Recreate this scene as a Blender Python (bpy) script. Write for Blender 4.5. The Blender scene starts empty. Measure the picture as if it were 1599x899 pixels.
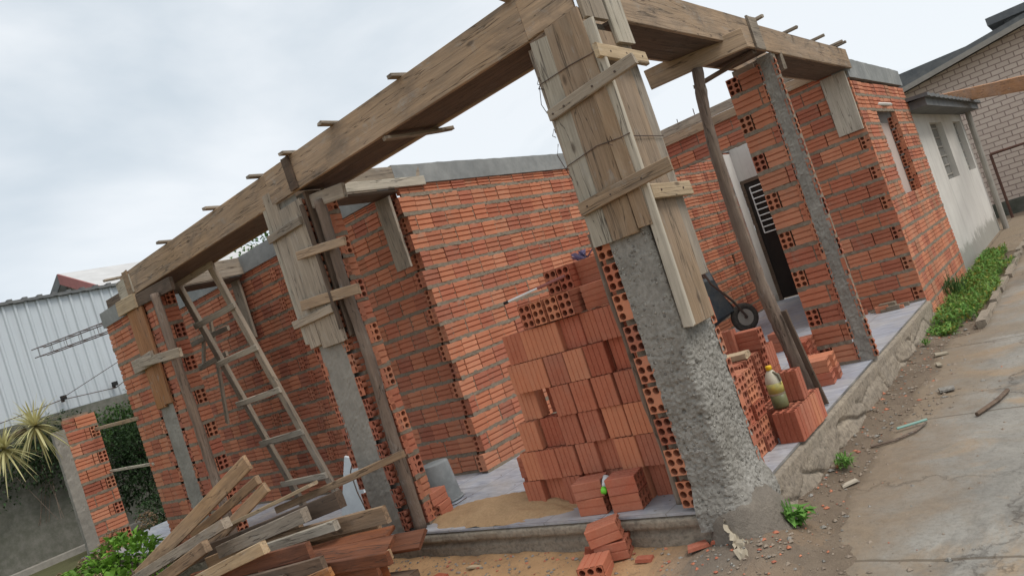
import bpy, math, random
from mathutils import Vector, Matrix, noise
V = Vector
sc = bpy.context.scene
COL = sc.collection
PI = math.pi

# ------------------------------------------------------------------ camera
cam = bpy.data.cameras.new('camera')
cam.lens = 25.66; cam.sensor_width = 36.0; cam.clip_end = 2000
cam_o = bpy.data.objects.new('camera', cam); COL.objects.link(cam_o)
r0 = V((0.72672124, 0.60981451, -0.31623172)); r1 = V((-0.26119594, -0.18047259, -0.9482649)); r2 = V((-0.63533686, 0.77172269, 0.02812781))
cm = Matrix.Identity(4)
for i in range(3):
    cm[i][0] = r0[i]; cm[i][1] = -r1[i]; cm[i][2] = -r2[i]
cm.translation = V((1.84, -3.445, 1.349))
cam_o.matrix_world = cm
sc.camera = cam_o

# ------------------------------------------------------------------ light
SUN_EL, SUN_AZ = math.radians(58), math.radians(5)      # azimuth measured from +X towards +Y
w = bpy.data.worlds.new('World'); sc.world = w; w.use_nodes = True
nt = w.node_tree; N = nt.nodes; L = nt.links
N.clear()
out = N.new('ShaderNodeOutputWorld'); bg = N.new('ShaderNodeBackground')
sky = N.new('ShaderNodeTexSky'); sky.sky_type = 'NISHITA'; sky.sun_disc = False
sky.sun_elevation = SUN_EL; sky.sun_rotation = PI / 2 - SUN_AZ
tc = N.new('ShaderNodeTexCoord'); mp = N.new('ShaderNodeMapping'); mp.inputs['Scale'].default_value = (1.0, 1.0, 2.6)
n1 = N.new('ShaderNodeTexNoise'); n1.inputs['Scale'].default_value = 1.7; n1.inputs['Detail'].default_value = 6; n1.inputs['Roughness'].default_value = .5; n1.inputs['Distortion'].default_value = .35
cr = N.new('ShaderNodeValToRGB')
e = cr.color_ramp.elements
e[0].position = .42; e[0].color = (5.0, 5.55, 6.0, 1)
e[1].position = .575; e[1].color = (6.75, 7.05, 7.3, 1)
mx = N.new('ShaderNodeMix'); mx.data_type = 'RGBA'; mx.inputs[0].default_value = .9
L.new(tc.outputs['Generated'], mp.inputs['Vector']); L.new(mp.outputs[0], n1.inputs['Vector']); L.new(n1.outputs['Fac'], cr.inputs[0])
L.new(sky.outputs[0], mx.inputs[6]); L.new(cr.outputs[0], mx.inputs[7]); L.new(mx.outputs[2], bg.inputs['Color'])
bg.inputs['Strength'].default_value = .085
L.new(bg.outputs[0], out.inputs['Surface'])
sl = bpy.data.lights.new('sun', 'SUN'); sl.energy = 1.5; sl.angle = math.radians(28); sl.color = (1, .96, .9)
so = bpy.data.objects.new('sun', sl); COL.objects.link(so)
sd = V((math.cos(SUN_EL) * math.cos(SUN_AZ), math.cos(SUN_EL) * math.sin(SUN_AZ), math.sin(SUN_EL)))
so.rotation_euler = sd.to_track_quat('Z', 'Y').to_euler()
vs = sc.view_settings
vs.view_transform = 'Standard'; vs.look = 'None'; vs.gamma = 1; vs.use_curve_mapping = False; vs.exposure = 0.70

# ------------------------------------------------------------------ materials
def newmat(name, rough=.9):
    m = bpy.data.materials.new(name); m.use_nodes = True
    t = m.node_tree; b = t.nodes['Principled BSDF']; b.inputs['Roughness'].default_value = rough
    b.inputs['Specular IOR Level'].default_value = .25
    return m, t, b
class NB:
    """tiny node helper"""
    def __init__(s, t): s.t = t
    def n(s, typ, **k):
        x = s.t.nodes.new(typ)
        for a, v in k.items(): setattr(x, a, v)
        return x
    def link(s, a, b): s.t.links.new(a, b)
    def coord(s, kind='Object', scale=(1, 1, 1), rnd=False):
        c = s.n('ShaderNodeTexCoord'); m = s.n('ShaderNodeMapping'); m.inputs['Scale'].default_value = scale
        src = c.outputs[kind]
        if rnd:
            oi = s.n('ShaderNodeObjectInfo'); mu = s.n('ShaderNodeMath', operation='MULTIPLY'); mu.inputs[1].default_value = 37.0
            s.link(oi.outputs['Random'], mu.inputs[0])
            ad = s.n('ShaderNodeVectorMath', operation='ADD'); s.link(src, ad.inputs[0]); s.link(mu.outputs[0], ad.inputs[1]); src = ad.outputs[0]
        s.link(src, m.inputs['Vector']); return m.outputs[0]
    def noise(s, vec, scale, detail=4, rough=.6, dist=0):
        x = s.n('ShaderNodeTexNoise'); x.inputs['Scale'].default_value = scale; x.inputs['Detail'].default_value = detail
        x.inputs['Roughness'].default_value = rough; x.inputs['Distortion'].default_value = dist
        s.link(vec, x.inputs['Vector']); return x.outputs['Fac']
    def ramp(s, fac, stops):
        x = s.n('ShaderNodeValToRGB'); el = x.color_ramp.elements
        while len(el) < len(stops): el.new(.5)
        for i, (p, c) in enumerate(stops):
            el[i].position = p; el[i].color = (c[0], c[1], c[2], 1) if isinstance(c, tuple) else (c, c, c, 1)
        s.link(fac, x.inputs[0]); return x.outputs[0]
    def mix(s, fac, a, b, mode='MIX'):
        x = s.n('ShaderNodeMix', data_type='RGBA', blend_type=mode)
        for i, v in ((0, fac), (6, a), (7, b)):
            if hasattr(v, 'node'): s.link(v, x.inputs[i])
            elif isinstance(v, (int, float)): x.inputs[i].default_value = v
            else: x.inputs[i].default_value = (v[0], v[1], v[2], 1)
        return x.outputs[2]
    def math(s, op, a, b):
        x = s.n('ShaderNodeMath', operation=op)
        for i, v in ((0, a), (1, b)):
            if hasattr(v, 'node'): s.link(v, x.inputs[i])
            else: x.inputs[i].default_value = v
        return x.outputs[0]
    def bump(s, h, bsdf, strength=.4, dist=.01):
        x = s.n('ShaderNodeBump'); x.inputs['Strength'].default_value = strength; x.inputs['Distance'].default_value = dist
        s.link(h, x.inputs['Height']); s.link(x.outputs[0], bsdf.inputs['Normal'])

def m_brick(name='brick_clay', smear=.5, dust=.3):
    m, t, b = newmat(name, .92); k = NB(t)
    a = k.n('ShaderNodeVertexColor', layer_name='Col')
    v = k.coord('Object', rnd=True)
    n_ = k.noise(v, 9, 5); f = k.noise(v, 70, 4, .7)
    c = k.mix(k.ramp(n_, [(.3, 0.0), (.7, 1.0)]), k.mix(.5, a.outputs[0], (.8, .72, .7), 'MULTIPLY'), a.outputs[0])
    c = k.mix(k.math('MULTIPLY', k.ramp(f, [(.45, 0.0), (.75, 1.0)]), .35), c, (.52, .25, .15))
    s1 = k.noise(v, 5.5, 6, .7, .4)
    c = k.mix(k.math('MULTIPLY', k.ramp(s1, [(.58, 0.0), (.70, 1.0)]), smear), c, (.32, .25, .19))
    du = k.noise(v, 1.7, 7, .7, .5)
    c = k.mix(k.math('MULTIPLY', k.ramp(du, [(.46, 0.0), (.66, 1.0)]), dust), c, (.40, .30, .23))
    ch = k.noise(v, 24, 6, .8)
    c = k.mix(k.math('MULTIPLY', k.ramp(ch, [(.64, 0.0), (.70, 1.0)]), .6), c, (.16, .06, .04))
    k.link(c, b.inputs['Base Color']); k.bump(k.math('SUBTRACT', f, k.ramp(ch, [(.64, 0.0), (.70, 1.0)])), b, .35, .005)
    return m
def m_mortar(name, c1, c2, sc_=14, bs=.6, bd=.012, big=2.2):
    m, t, b = newmat(name, .95); k = NB(t)
    v = k.coord('Object')
    n_ = k.noise(v, big, 6, .6, .3); f = k.noise(v, sc_, 8, .7)
    c = k.mix(k.ramp(n_, [(.3, 0.0), (.7, 1.0)]), c1, c2)
    c = k.mix(k.math('MULTIPLY', k.ramp(f, [(.35, 1.0), (.6, 0.0)]), .4), c, tuple(x * .55 for x in c1))
    k.link(c, b.inputs['Base Color']); k.bump(f, b, bs, bd)
    return m
def m_wood(name, c1, c2, stain=(.10, .085, .07), st=.5, grain=1.0, rough=.85, splash=.45):
    m, t, b = newmat(name, rough); k = NB(t)
    v = k.coord('Object', (1.1, 16, 16), rnd=True); v2 = k.coord('Object', (1, 2.2, 2.2), rnd=True); v3 = k.coord('Object', (2.2, 48, 48), rnd=True)
    g = k.noise(v, 1.6, 6, .65, .5); g2 = k.noise(v3, 1.5, 4, .7); s1 = k.noise(v2, 2.1, 5, .65, .6); s2 = k.noise(v2, .8, 3)
    c = k.mix(k.ramp(g, [(.3, 0.0), (.7, 1.0)]), c1, c2)
    c = k.mix(k.math('MULTIPLY', k.ramp(g2, [(.36, 1.0), (.56, 0.0)]), .38), c, tuple(x * .45 for x in c1))
    c = k.mix(k.math('MULTIPLY', k.ramp(s1, [(.5, 0.0), (.72, 1.0)]), st), c, stain)
    # cement splashes, drying splits, saw marks
    sp = k.noise(k.coord('Object', (1.6, 3.5, 3.5), rnd=True), 3.0, 9, .75, .4)
    c = k.mix(k.math('MULTIPLY', k.ramp(sp, [(.56, 0.0), (.66, 1.0)]), splash), c, (.36, .335, .30))
    cl = k.noise(k.coord('Object', (.5, 9, 9), rnd=True), 1.9, 3, .5, .3)
    crk = k.ramp(k.math('ABSOLUTE', k.math('SUBTRACT', cl, .5), 0), [(.0, 1.0), (.012, 0.0)])
    c = k.mix(k.math('MULTIPLY', crk, .75), c, (.045, .035, .028))
    kn = k.n('ShaderNodeTexVoronoi'); kn.inputs['Scale'].default_value = 1.0; k.link(k.coord('Object', (2.6, 6.5, 6.5), rnd=True), kn.inputs['Vector'])
    c = k.mix(k.math('MULTIPLY', k.ramp(kn.outputs['Distance'], [(.05, 1.0), (.11, 0.0)]), .7), c, (.07, .045, .03))
    oi = k.n('ShaderNodeObjectInfo'); hv = k.n('ShaderNodeHueSaturation')
    k.link(k.math('ADD', k.math('MULTIPLY', oi.outputs['Random'], .45), .78), hv.inputs['Value'])
    k.link(k.math('ADD', k.math('MULTIPLY', s2, .5), .72), hv.inputs['Saturation'])
    k.link(c, hv.inputs['Color']); k.link(hv.outputs[0], b.inputs['Base Color'])
    k.bump(k.math('SUBTRACT', k.math('ADD', g2, g), crk), b, .45 * grain, .006)
    return m
def m_plain(name, c, c2=None, scale=8, rough=.8, bs=.2, bd=.004, metallic=0, spec=.25):
    m, t, b = newmat(name, rough); k = NB(t); v = k.coord('Object', rnd=True)
    n_ = k.noise(v, scale, 6, .65, .2)
    k.link(k.mix(k.ramp(n_, [(.3, 0.0), (.7, 1.0)]), c, c2 or tuple(x * .7 for x in c)), b.inputs['Base Color'])
    b.inputs['Metallic'].default_value = metallic; b.inputs['Specular IOR Level'].default_value = spec
    if bs: k.bump(k.noise(v, scale * 5, 5), b, bs, bd)
    return m
def m_leaf(name, c1, c2, scale=6, trans=.25):
    m, t, b = newmat(name, .55); k = NB(t); v = k.coord('Object')
    a = k.n('ShaderNodeVertexColor', layer_name='Col')
    c = k.mix(k.noise(v, scale, 4), c1, c2); c = k.mix(1.0, c, a.outputs[0], 'MULTIPLY')
    k.link(c, b.inputs['Base Color'])
    tr = k.n('ShaderNodeBsdfTranslucent'); k.link(c, tr.inputs['Color']); ms = k.n('ShaderNodeMixShader'); ms.inputs[0].default_value = trans
    k.link(b.outputs[0], ms.inputs[1]); k.link(tr.outputs[0], ms.inputs[2]); k.link(ms.outputs[0], t.nodes['Material Output'].inputs['Surface'])
    return m

M = {}
M['brick'] = m_brick('brick_clay', .38, .12)
M['loose'] = m_brick('brick_loose', .08, .16)
M['mortar'] = m_mortar('mortar', (.205, .16, .117), (.29, .237, .18), 22, .8, .014)
M['concrete'] = m_mortar('concrete', (.245, .225, .195), (.34, .315, .275), 9, .5, .012)
M['rough'] = m_mortar('rough_concrete', (.225, .205, .178), (.37, .345, .31), 34, .9, .02, 5)
def m_pebble():
    m, t, b = newmat('pebbly_concrete', .95); k = NB(t); v = k.coord('Object')
    n_ = k.noise(v, 5, 6, .6, .3); f = k.noise(v, 34, 8, .7)
    c = k.mix(k.ramp(n_, [(.3, 0.0), (.7, 1.0)]), (.24, .22, .19), (.38, .36, .325))
    c = k.mix(k.math('MULTIPLY', k.ramp(f, [(.35, 1.0), (.58, 0.0)]), .5), c, (.11, .10, .085))
    vo = k.n('ShaderNodeTexVoronoi'); vo.inputs['Scale'].default_value = 48; k.link(v, vo.inputs['Vector'])
    hs = k.n('ShaderNodeSeparateColor'); k.link(vo.outputs['Color'], hs.inputs[0])
    st = k.math('MULTIPLY', k.ramp(vo.outputs['Distance'], [(.28, 1.0), (.42, 0.0)]), k.ramp(hs.outputs[0], [(.66, 0.0), (.70, 1.0)]))
    c = k.mix(k.math('MULTIPLY', st, .7), c, k.mix(hs.outputs[1], (.16, .145, .13), (.50, .46, .40)))
    k.link(c, b.inputs['Base Color']); k.bump(k.math('ADD', f, st), b, .9, .016); return m
M['rough'] = m_pebble()
M['spill'] = m_mortar('spilled_concrete', (.25, .215, .175), (.17, .145, .12), 34, .9, .02, 5)
M['ring'] = m_mortar('ring_concrete', (.22, .225, .22), (.31, .31, .295), 7, .5, .012)
M['wood_beam'] = m_wood('wood_beam', (.44, .30, .19), (.27, .195, .13), (.11, .092, .078), .7)
M['wood_grey'] = m_wood('wood_grey', (.38, .31, .235), (.26, .21, .16), (.15, .125, .10), .55)
M['wood_pale'] = m_wood('wood_pale', (.50, .44, .35), (.38, .33, .26), (.25, .22, .17), .5)
M['wood_tan'] = m_wood('wood_tan', (.42, .295, .19), (.28, .195, .125), (.13, .10, .075), .55)
M['wood_brown'] = m_wood('wood_brown', (.36, .245, .155), (.24, .165, .105), (.42, .33, .24), .45)
M['wood_new'] = m_wood('wood_new', (.42, .20, .085), (.33, .155, .07), (.2, .12, .07), .35)
M['wood_yellow'] = m_wood('wood_yellow', (.54, .41, .26), (.43, .31, .19), (.25, .18, .11), .4)
M['wood_red'] = m_wood('wood_red', (.25, .088, .038), (.14, .052, .028), (.05, .028, .02), .6, splash=.05)
M['wood_pile'] = m_wood('wood_pile', (.47, .31, .185), (.29, .19, .115), (.09, .065, .045), .6, splash=.15)
M['wood_dark'] = m_wood('wood_dark', (.17, .115, .08), (.10, .07, .05), (.05, .04, .03), .5, splash=.12)
M['bark'] = m_wood('pole_bark', (.24, .17, .125), (.13, .095, .075), (.33, .26, .2), .45, 1.8)
M['iron'] = m_plain('iron', (.06, .05, .045), (.12, .07, .05), 20, .7)
def m_plaster():
    m, t, b = newmat('white_plaster', .92); k = NB(t); v = k.coord('Object')
    c = k.mix(k.ramp(k.noise(v, 1.6, 6, .65, .3), [(.3, 0.0), (.7, 1.0)]), (.64, .61, .56), (.55, .515, .475))
    st = k.noise(k.coord('Object', (5, 5, .35)), 1.6, 7, .7)
    c = k.mix(k.math('MULTIPLY', k.ramp(st, [(.52, 0.0), (.7, 1.0)]), .45), c, (.33, .31, .28))
    sx = k.n('ShaderNodeSeparateXYZ'); tc_ = k.n('ShaderNodeTexCoord'); k.link(tc_.outputs['Object'], sx.inputs[0])
    lo = k.math('ADD', sx.outputs[2], k.math('MULTIPLY', k.math('SUBTRACT', k.noise(v, 3, 8, .75), .5), .9))
    c = k.mix(k.math('MULTIPLY', k.ramp(lo, [(-.1, 1.0), (.12, 0.0)]), .6), c, (.17, .165, .13))
    k.link(c, b.inputs['Base Color']); k.bump(k.noise(v, 14, 7, .7), b, .35, .008); return m
M['white_wall'] = m_plaster()
M['pink_wall'] = m_plain('pink_plaster', (.50, .40, .35), (.42, .34, .30), 2.2, .9, .3, .006)
M['black_door'] = m_plain('door_paint', (.018, .015, .014), (.03, .024, .02), 5, .5)
M['white_paint'] = m_plain('white_paint', (.75, .75, .74), (.68, .68, .66), 8, .5)
M['dark'] = m_plain('dark_void', (.03, .028, .026), (.02, .02, .02), 5)
M['rubber'] = m_plain('rubber', (.035, .033, .03), (.10, .085, .07), 14, .85)
M['tray'] = m_plain('tray_steel', (.035, .05, .065), (.10, .10, .095), 7, .6, .2, .004, .2)
M['bucket'] = m_plain('bucket_cement', (.28, .29, .29), (.16, .17, .17), 6, .7)
M['grey_fill'] = m_plain('grey_fill', (.15, .145, .13), (.24, .23, .21), 5, .9)
M['roof'] = m_plain('fibre_cement', (.11, .115, .12), (.18, .18, .175), 5, .85)
M['roof_light'] = m_plain('roof_light', (.55, .54, .53), (.45, .44, .43), 2, .8)
M['red_fascia'] = m_plain('red_fascia', (.34, .13, .115), (.27, .11, .10), 6, .8)
M['pvc'] = m_plain('pvc', (.34, .31, .27), (.26, .24, .21), 6, .6)
M['paper'] = m_plain('paper', (.42, .36, .27), (.28, .24, .18), 9, .9)
M['white_foam'] = m_plain('white_board', (.70, .74, .75), (.58, .62, .64), 9, .7)

def m_siding():
    m, t, b = newmat('metal_siding', .45); k = NB(t); v = k.coord('Object')
    n_ = k.noise(v, 1.1, 5); st = k.noise(k.coord('Object', (1, 14, .6)), 1.0, 4)
    c = k.mix(n_, (.50, .535, .56), (.58, .61, .63)); c = k.mix(k.math('MULTIPLY', k.ramp(st, [(.5, 0.0), (.75, 1.0)]), .25), c, (.28, .29, .29))
    k.link(c, b.inputs['Base Color']); b.inputs['Metallic'].default_value = .25
    return m
M['siding'] = m_siding()
def m_tiles():
    m, t, b = newmat('porch_tiles', .42); k = NB(t); v = k.coord('Object')
    br = k.n('ShaderNodeTexBrick', offset=0.0); br.inputs['Scale'].default_value = 1.0
    br.inputs['Brick Width'].default_value = .45; br.inputs['Row Height'].default_value = .45; br.inputs['Mortar Size'].default_value = .004
    br.inputs['Color1'].default_value = (1, 1, 1, 1); br.inputs['Color2'].default_value = (.88, .88, .9, 1); br.inputs['Mortar'].default_value = (.35, .33, .3, 1)
    k.link(v, br.inputs['Vector'])
    n_ = k.noise(k.coord('Object', (1, 3.2, 1)), 4.5, 7, .65, 1.2)
    c = k.ramp(n_, [(.3, (.21, .225, .27)), (.5, (.36, .378, .42)), (.68, (.50, .51, .535))])
    c = k.mix(1.0, c, br.outputs[0], 'MULTIPLY')
    d = k.noise(v, 2.0, 7, .7, .4)
    c = k.mix(k.math('MULTIPLY', k.ramp(d, [(.42, 0.0), (.68, 1.0)]), .75), c, (.40, .375, .34))
    d2 = k.noise(v, 9, 6, .7)
    c = k.mix(k.math('MULTIPLY', k.ramp(d2, [(.6, 0.0), (.7, 1.0)]), .5), c, (.3, .27, .23))
    k.link(c, b.inputs['Base Color'])
    k.bump(d2, b, .15, .004)
    return m
M['tiles'] = m_tiles()
def m_ground():
    m, t, b = newmat('earth_ground', .97); k = NB(t); v = k.coord('Object')
    a = k.n('ShaderNodeVertexColor', layer_name='Col')
    n_ = k.noise(v, 2.3, 8, .7, .3); f = k.noise(v, 26, 8, .75); f2 = k.noise(v, 120, 4, .7)
    c = k.mix(k.math('MULTIPLY', k.ramp(n_, [(.42, 0.0), (.66, 1.0)]), .6), a.outputs[0], k.mix(1.0, a.outputs[0], (.55, .52, .52), 'MULTIPLY'))
    c = k.mix(k.math('MULTIPLY', k.ramp(f, [(.33, 1.0), (.46, 0.0)]), .5), c, (.11, .085, .065))
    c = k.mix(k.math('MULTIPLY', k.ramp(f2, [(.6, 0.0), (.75, 1.0)]), .35), c, (.55, .43, .30))
    k.link(c, b.inputs['Base Color']); k.bump(k.math('ADD', f, f2), b, .8, .02)
    return m
M['ground'] = m_ground()
def m_drive():
    m, t, b = newmat('driveway_concrete', .88); k = NB(t); v = k.coord('Object')
    n_ = k.noise(v, 1.3, 9, .68, .5); f = k.noise(v, 38, 8, .75); n2 = k.noise(v, .62, 8, .66, .7); n3 = k.noise(v, .9, 9, .7, .8)
    c = k.mix(k.ramp(n_, [(.3, 0.0), (.7, 1.0)]), (.205, .192, .168), (.35, .328, .288))
    c = k.mix(k.math('MULTIPLY', k.ramp(f, [(.38, 1.0), (.52, 0.0)]), .4), c, (.14, .125, .105))
    # worn brown film, sand drifts, damp dark patches with their own outlines
    c = k.mix(k.math('MULTIPLY', k.ramp(n2, [(.46, 0.0), (.55, 1.0)]), .55), c, (.22, .17, .115))
    sx = k.n('ShaderNodeSeparateXYZ'); tcx = k.n('ShaderNodeTexCoord'); k.link(tcx.outputs['Object'], sx.inputs[0])
    c = k.mix(k.math('MULTIPLY', k.ramp(n3, [(.50, 0.0), (.6, 1.0)]), .6), c, (.36, .245, .14))
    dm = k.noise(k.coord('Object', (1, .7, 1)), 1.1, 9, .7, .5)
    c = k.mix(k.math('MULTIPLY', k.ramp(dm, [(.52, 0.0), (.62, 1.0)]), .6), c, (.125, .115, .10))
    # soil trodden over the inner edge
    ex = k.math('ADD', sx.outputs[0], k.math('MULTIPLY', k.math('SUBTRACT', k.noise(v, 1.6, 9, .7, .5), .5), 1.9))
    c = k.mix(k.math('MULTIPLY', k.ramp(ex, [(.35, 1.0), (.95, 0.0)]), .9), c, k.mix(k.noise(v, 14, 8, .75), (.13, .098, .07), (.33, .25, .17)))
    vo = k.n('ShaderNodeTexVoronoi', feature='DISTANCE_TO_EDGE'); vo.inputs['Scale'].default_value = .62
    wn = k.n('ShaderNodeTexNoise'); wn.inputs['Scale'].default_value = 2.2; wn.inputs['Detail'].default_value = 9; wn.inputs['Roughness'].default_value = .65; k.link(v, wn.inputs['Vector'])
    ws = k.n('ShaderNodeVectorMath', operation='SCALE'); ws.inputs['Scale'].default_value = .55; k.link(wn.outputs['Color'], ws.inputs[0])
    wa = k.n('ShaderNodeVectorMath', operation='ADD'); k.link(v, wa.inputs[0]); k.link(ws.outputs[0], wa.inputs[1]); k.link(wa.outputs[0], vo.inputs['Vector'])
    ck = k.ramp(vo.outputs['Distance'], [(.0, 1.0), (.006, 0.0)])
    c = k.mix(k.math('MULTIPLY', k.math('MULTIPLY', ck, k.ramp(k.noise(v, 1.1, 4), [(.45, 0.0), (.6, 1.0)])), .6), c, (.09, .07, .055))
    gr = k.noise(v, 95, 4, .8); c = k.mix(k.math('MULTIPLY', k.ramp(gr, [(.62, 0.0), (.7, 1.0)]), .55), c, (.10, .08, .06))
    # slab joints
    br = k.n('ShaderNodeTexBrick', offset=0.0); br.inputs['Scale'].default_value = 1; br.inputs['Brick Width'].default_value = 1.32; br.inputs['Row Height'].default_value = 2.1
    br.inputs['Mortar Size'].default_value = .012; br.inputs['Color1'].default_value = (0, 0, 0, 1); br.inputs['Color2'].default_value = (0, 0, 0, 1); br.inputs['Mortar'].default_value = (1, 1, 1, 1)
    wv = k.n('ShaderNodeVectorMath', operation='ADD'); nv = k.n('ShaderNodeTexNoise'); nv.inputs['Scale'].default_value = 3; nv.inputs['Detail'].default_value = 6
    sc1 = k.n('ShaderNodeVectorMath', operation='SCALE'); sc1.inputs['Scale'].default_value = .09
    k.link(v, nv.inputs['Vector']); k.link(nv.outputs['Color'], sc1.inputs[0]); k.link(v, wv.inputs[0]); k.link(sc1.outputs[0], wv.inputs[1]); k.link(wv.outputs[0], br.inputs['Vector'])
    c = k.mix(k.math('MULTIPLY', br.outputs['Color'], .7), c, (.11, .085, .06))
    k.link(c, b.inputs['Base Color']); k.bump(k.math('SUBTRACT', k.math('ADD', f, k.math('MULTIPLY', n_, 2)), ck), b, .6, .014)
    b.inputs['Roughness'].default_value = .8
    return m
M['drive'] = m_drive()
def m_stone():
    m, t, b = newmat('plinth_stone', .95); k = NB(t); v = k.coord('Object')
    n_ = k.noise(v, 3, 8, .7, .4); f = k.noise(v, 30, 8, .75)
    c = k.mix(k.ramp(n_, [(.3, 0.0), (.7, 1.0)]), (.40, .33, .25), (.29, .245, .195))
    c = k.mix(k.math('MULTIPLY', k.ramp(f, [(.35, 1.0), (.55, 0.0)]), .6), c, (.09, .075, .06))
    k.link(c, b.inputs['Base Color']); k.bump(f, b, .9, .02)
    return m
M['stone'] = m_stone()
def m_garden_wall():
    m, t, b = newmat('mossy_plaster', .95); k = NB(t); v = k.coord('Object')
    n_ = k.noise(v, 1.1, 8, .7, .6); f = k.noise(v, 9, 7, .7)
    c = k.ramp(n_, [(.32, (.06, .065, .05)), (.5, (.14, .135, .115)), (.7, (.20, .19, .165))])
    c = k.mix(k.math('MULTIPLY', k.ramp(f, [(.4, 1.0), (.6, 0.0)]), .4), c, (.05, .06, .035))
    k.link(c, b.inputs['Base Color']); k.bump(f, b, .4, .01)
    return m
M['garden_wall'] = m_garden_wall()
def m_blocks():
    m, t, b = newmat('pink_blocks', .9); k = NB(t); c0 = k.n('ShaderNodeTexCoord'); sx = k.n('ShaderNodeSeparateXYZ'); cb = k.n('ShaderNodeCombineXYZ')
    k.link(c0.outputs['Object'], sx.inputs[0]); k.link(sx.outputs[0], cb.inputs[0]); k.link(sx.outputs[2], cb.inputs[1])
    br = k.n('ShaderNodeTexBrick'); br.inputs['Scale'].default_value = 1; br.inputs['Brick Width'].default_value = .27; br.inputs['Row Height'].default_value = .125; br.inputs['Mortar Size'].default_value = .012
    br.inputs['Color1'].default_value = (.68, .56, .47, 1); br.inputs['Color2'].default_value = (.62, .50, .42, 1); br.inputs['Mortar'].default_value = (.30, .22, .185, 1)
    k.link(cb.outputs[0], br.inputs['Vector'])
    n_ = k.noise(c0.outputs['Object'], 1.2, 6)
    c = k.mix(k.math('MULTIPLY', n_, .35), br.outputs[0], (.46, .38, .33))
    k.link(c, b.inputs['Base Color'])
    x = k.n('ShaderNodeBump'); x.inputs['Strength'].default_value = .6; x.inputs['Distance'].default_value = .02; x.invert = True
    k.link(br.outputs['Fac'], x.inputs['Height']); k.link(x.outputs[0], b.inputs['Normal'])
    return m
M['blocks'] = m_blocks()
M['leaf_lime'] = m_leaf('leaf_lime', (.12, .26, .035), (.20, .36, .06), 5)
M['leaf_dark'] = m_leaf('leaf_dark', (.022, .05, .02), (.05, .085, .035), 3)
M['leaf_mid'] = m_leaf('leaf_mid', (.05, .11, .03), (.085, .16, .045), 3)
M['leaf_weed'] = m_leaf('leaf_weed', (.10, .24, .045), (.18, .34, .075), 3)
M['leaf_pale'] = m_leaf('leaf_pale', (.62, .57, .36), (.50, .48, .24), 3)
M['flower_dry'] = m_leaf('flower_dry', (.22, .15, .09), (.32, .23, .14), 8, .1)
M['sand'] = m_mortar('sand', (.36, .225, .12), (.46, .30, .165), 60, .5, .01, 3)
M['gravel'] = m_mortar('gravel', (.20, .15, .11), (.34, .28, .22), 20, .4, .006)

# ------------------------------------------------------------------ mesh helpers
class MB:
    def __init__(s): s.v = []; s.f = []; s.m = []; s.c = []
    def add(s, vs, fs, mi=0, col=(1, 1, 1)):
        o = len(s.v); s.v += [tuple(x) for x in vs]
        for f in fs: s.f.append(tuple(i + o for i in f)); s.m.append(mi); s.c.append(col)
    def box(s, lo, hi, mi=0, col=(1, 1, 1)):
        (a, b, c), (d, e_, f) = lo, hi
        s.add([(a, b, c), (d, b, c), (d, e_, c), (a, e_, c), (a, b, f), (d, b, f), (d, e_, f), (a, e_, f)],
              [(0, 3, 2, 1), (4, 5, 6, 7), (0, 1, 5, 4), (1, 2, 6, 5), (2, 3, 7, 6), (3, 0, 4, 7)], mi, col)
    def tube(s, pts, rad, seg=8, mi=0, col=(1, 1, 1), cap=True, rough=0, rng=random):
        pts = [V(p) for p in pts]; rings = []
        for i, p in enumerate(pts):
            d = (pts[min(i + 1, len(pts) - 1)] - pts[max(i - 1, 0)]).normalized()
            a = d.orthogonal().normalized() if abs(d.z) < .95 else d.cross(V((1, 0, 0))).normalized()
            if abs(d.z) < .95: a = d.cross(V((0, 0, 1))).normalized()
            b = d.cross(a); r = rad[i] if isinstance(rad, (list, tuple)) else rad
            rings.append([p + (a * math.cos(2 * PI * k / seg) + b * math.sin(2 * PI * k / seg)) * r * (1 + rng.uniform(-rough, rough)) for k in range(seg)])
        vs = [q for r_ in rings for q in r_]; fs = []
        for i in range(len(pts) - 1):
            for k in range(seg):
                fs.append((i * seg + k, i * seg + (k + 1) % seg, (i + 1) * seg + (k + 1) % seg, (i + 1) * seg + k))
        if cap: fs.append(tuple(range(seg))[::-1]); fs.append(tuple((len(pts) - 1) * seg + k for k in range(seg)))
        s.add(vs, fs, mi, col)
    def build(s, name, mats, parent=None, mat=None, smooth=False):
        me = bpy.data.meshes.new(name); me.from_pydata(s.v, [], s.f)
        for x in (mats if isinstance(mats, (list, tuple)) else [mats]): me.materials.append(x)
        me.polygons.foreach_set('material_index', s.m)
        ca = me.color_attributes.new('Col', 'FLOAT_COLOR', 'CORNER'); buf = []
        for p, c in zip(me.polygons, s.c): buf += [c[0], c[1], c[2], 1.0] * p.loop_total
        ca.data.foreach_set('color', buf)
        if smooth: me.polygons.foreach_set('use_smooth', [True] * len(me.polygons))
        me.update()
        o = bpy.data.objects.new(name, me); COL.objects.link(o)
        put(o, mat or Matrix.Identity(4), parent)
        return o
WM = {}
def put(o, mw, parent=None):
    WM[o.name] = mw.copy()
    if parent:
        o.parent = parent; o.matrix_basis = WM[parent.name].inverted() @ mw
    else: o.matrix_basis = mw
def tag(o, label, cat, group=None, kind=None):
    if label: o['label'] = label
    if cat: o['category'] = cat
    if group: o['group'] = group
    if kind: o['kind'] = kind
    return o
def thing(name, label, cat, loc=(0, 0, 0), group=None):
    o = bpy.data.objects.new(name, None); COL.objects.link(o); o.empty_display_size = .1
    put(o, Matrix.Translation(V(loc))); return tag(o, label, cat, group)
def struct(o): o['kind'] = 'structure'; return o
ORD = ['first', 'second', 'third', 'fourth', 'fifth', 'sixth', 'seventh', 'eighth', 'ninth', 'tenth', 'eleventh', 'twelfth']

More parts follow.
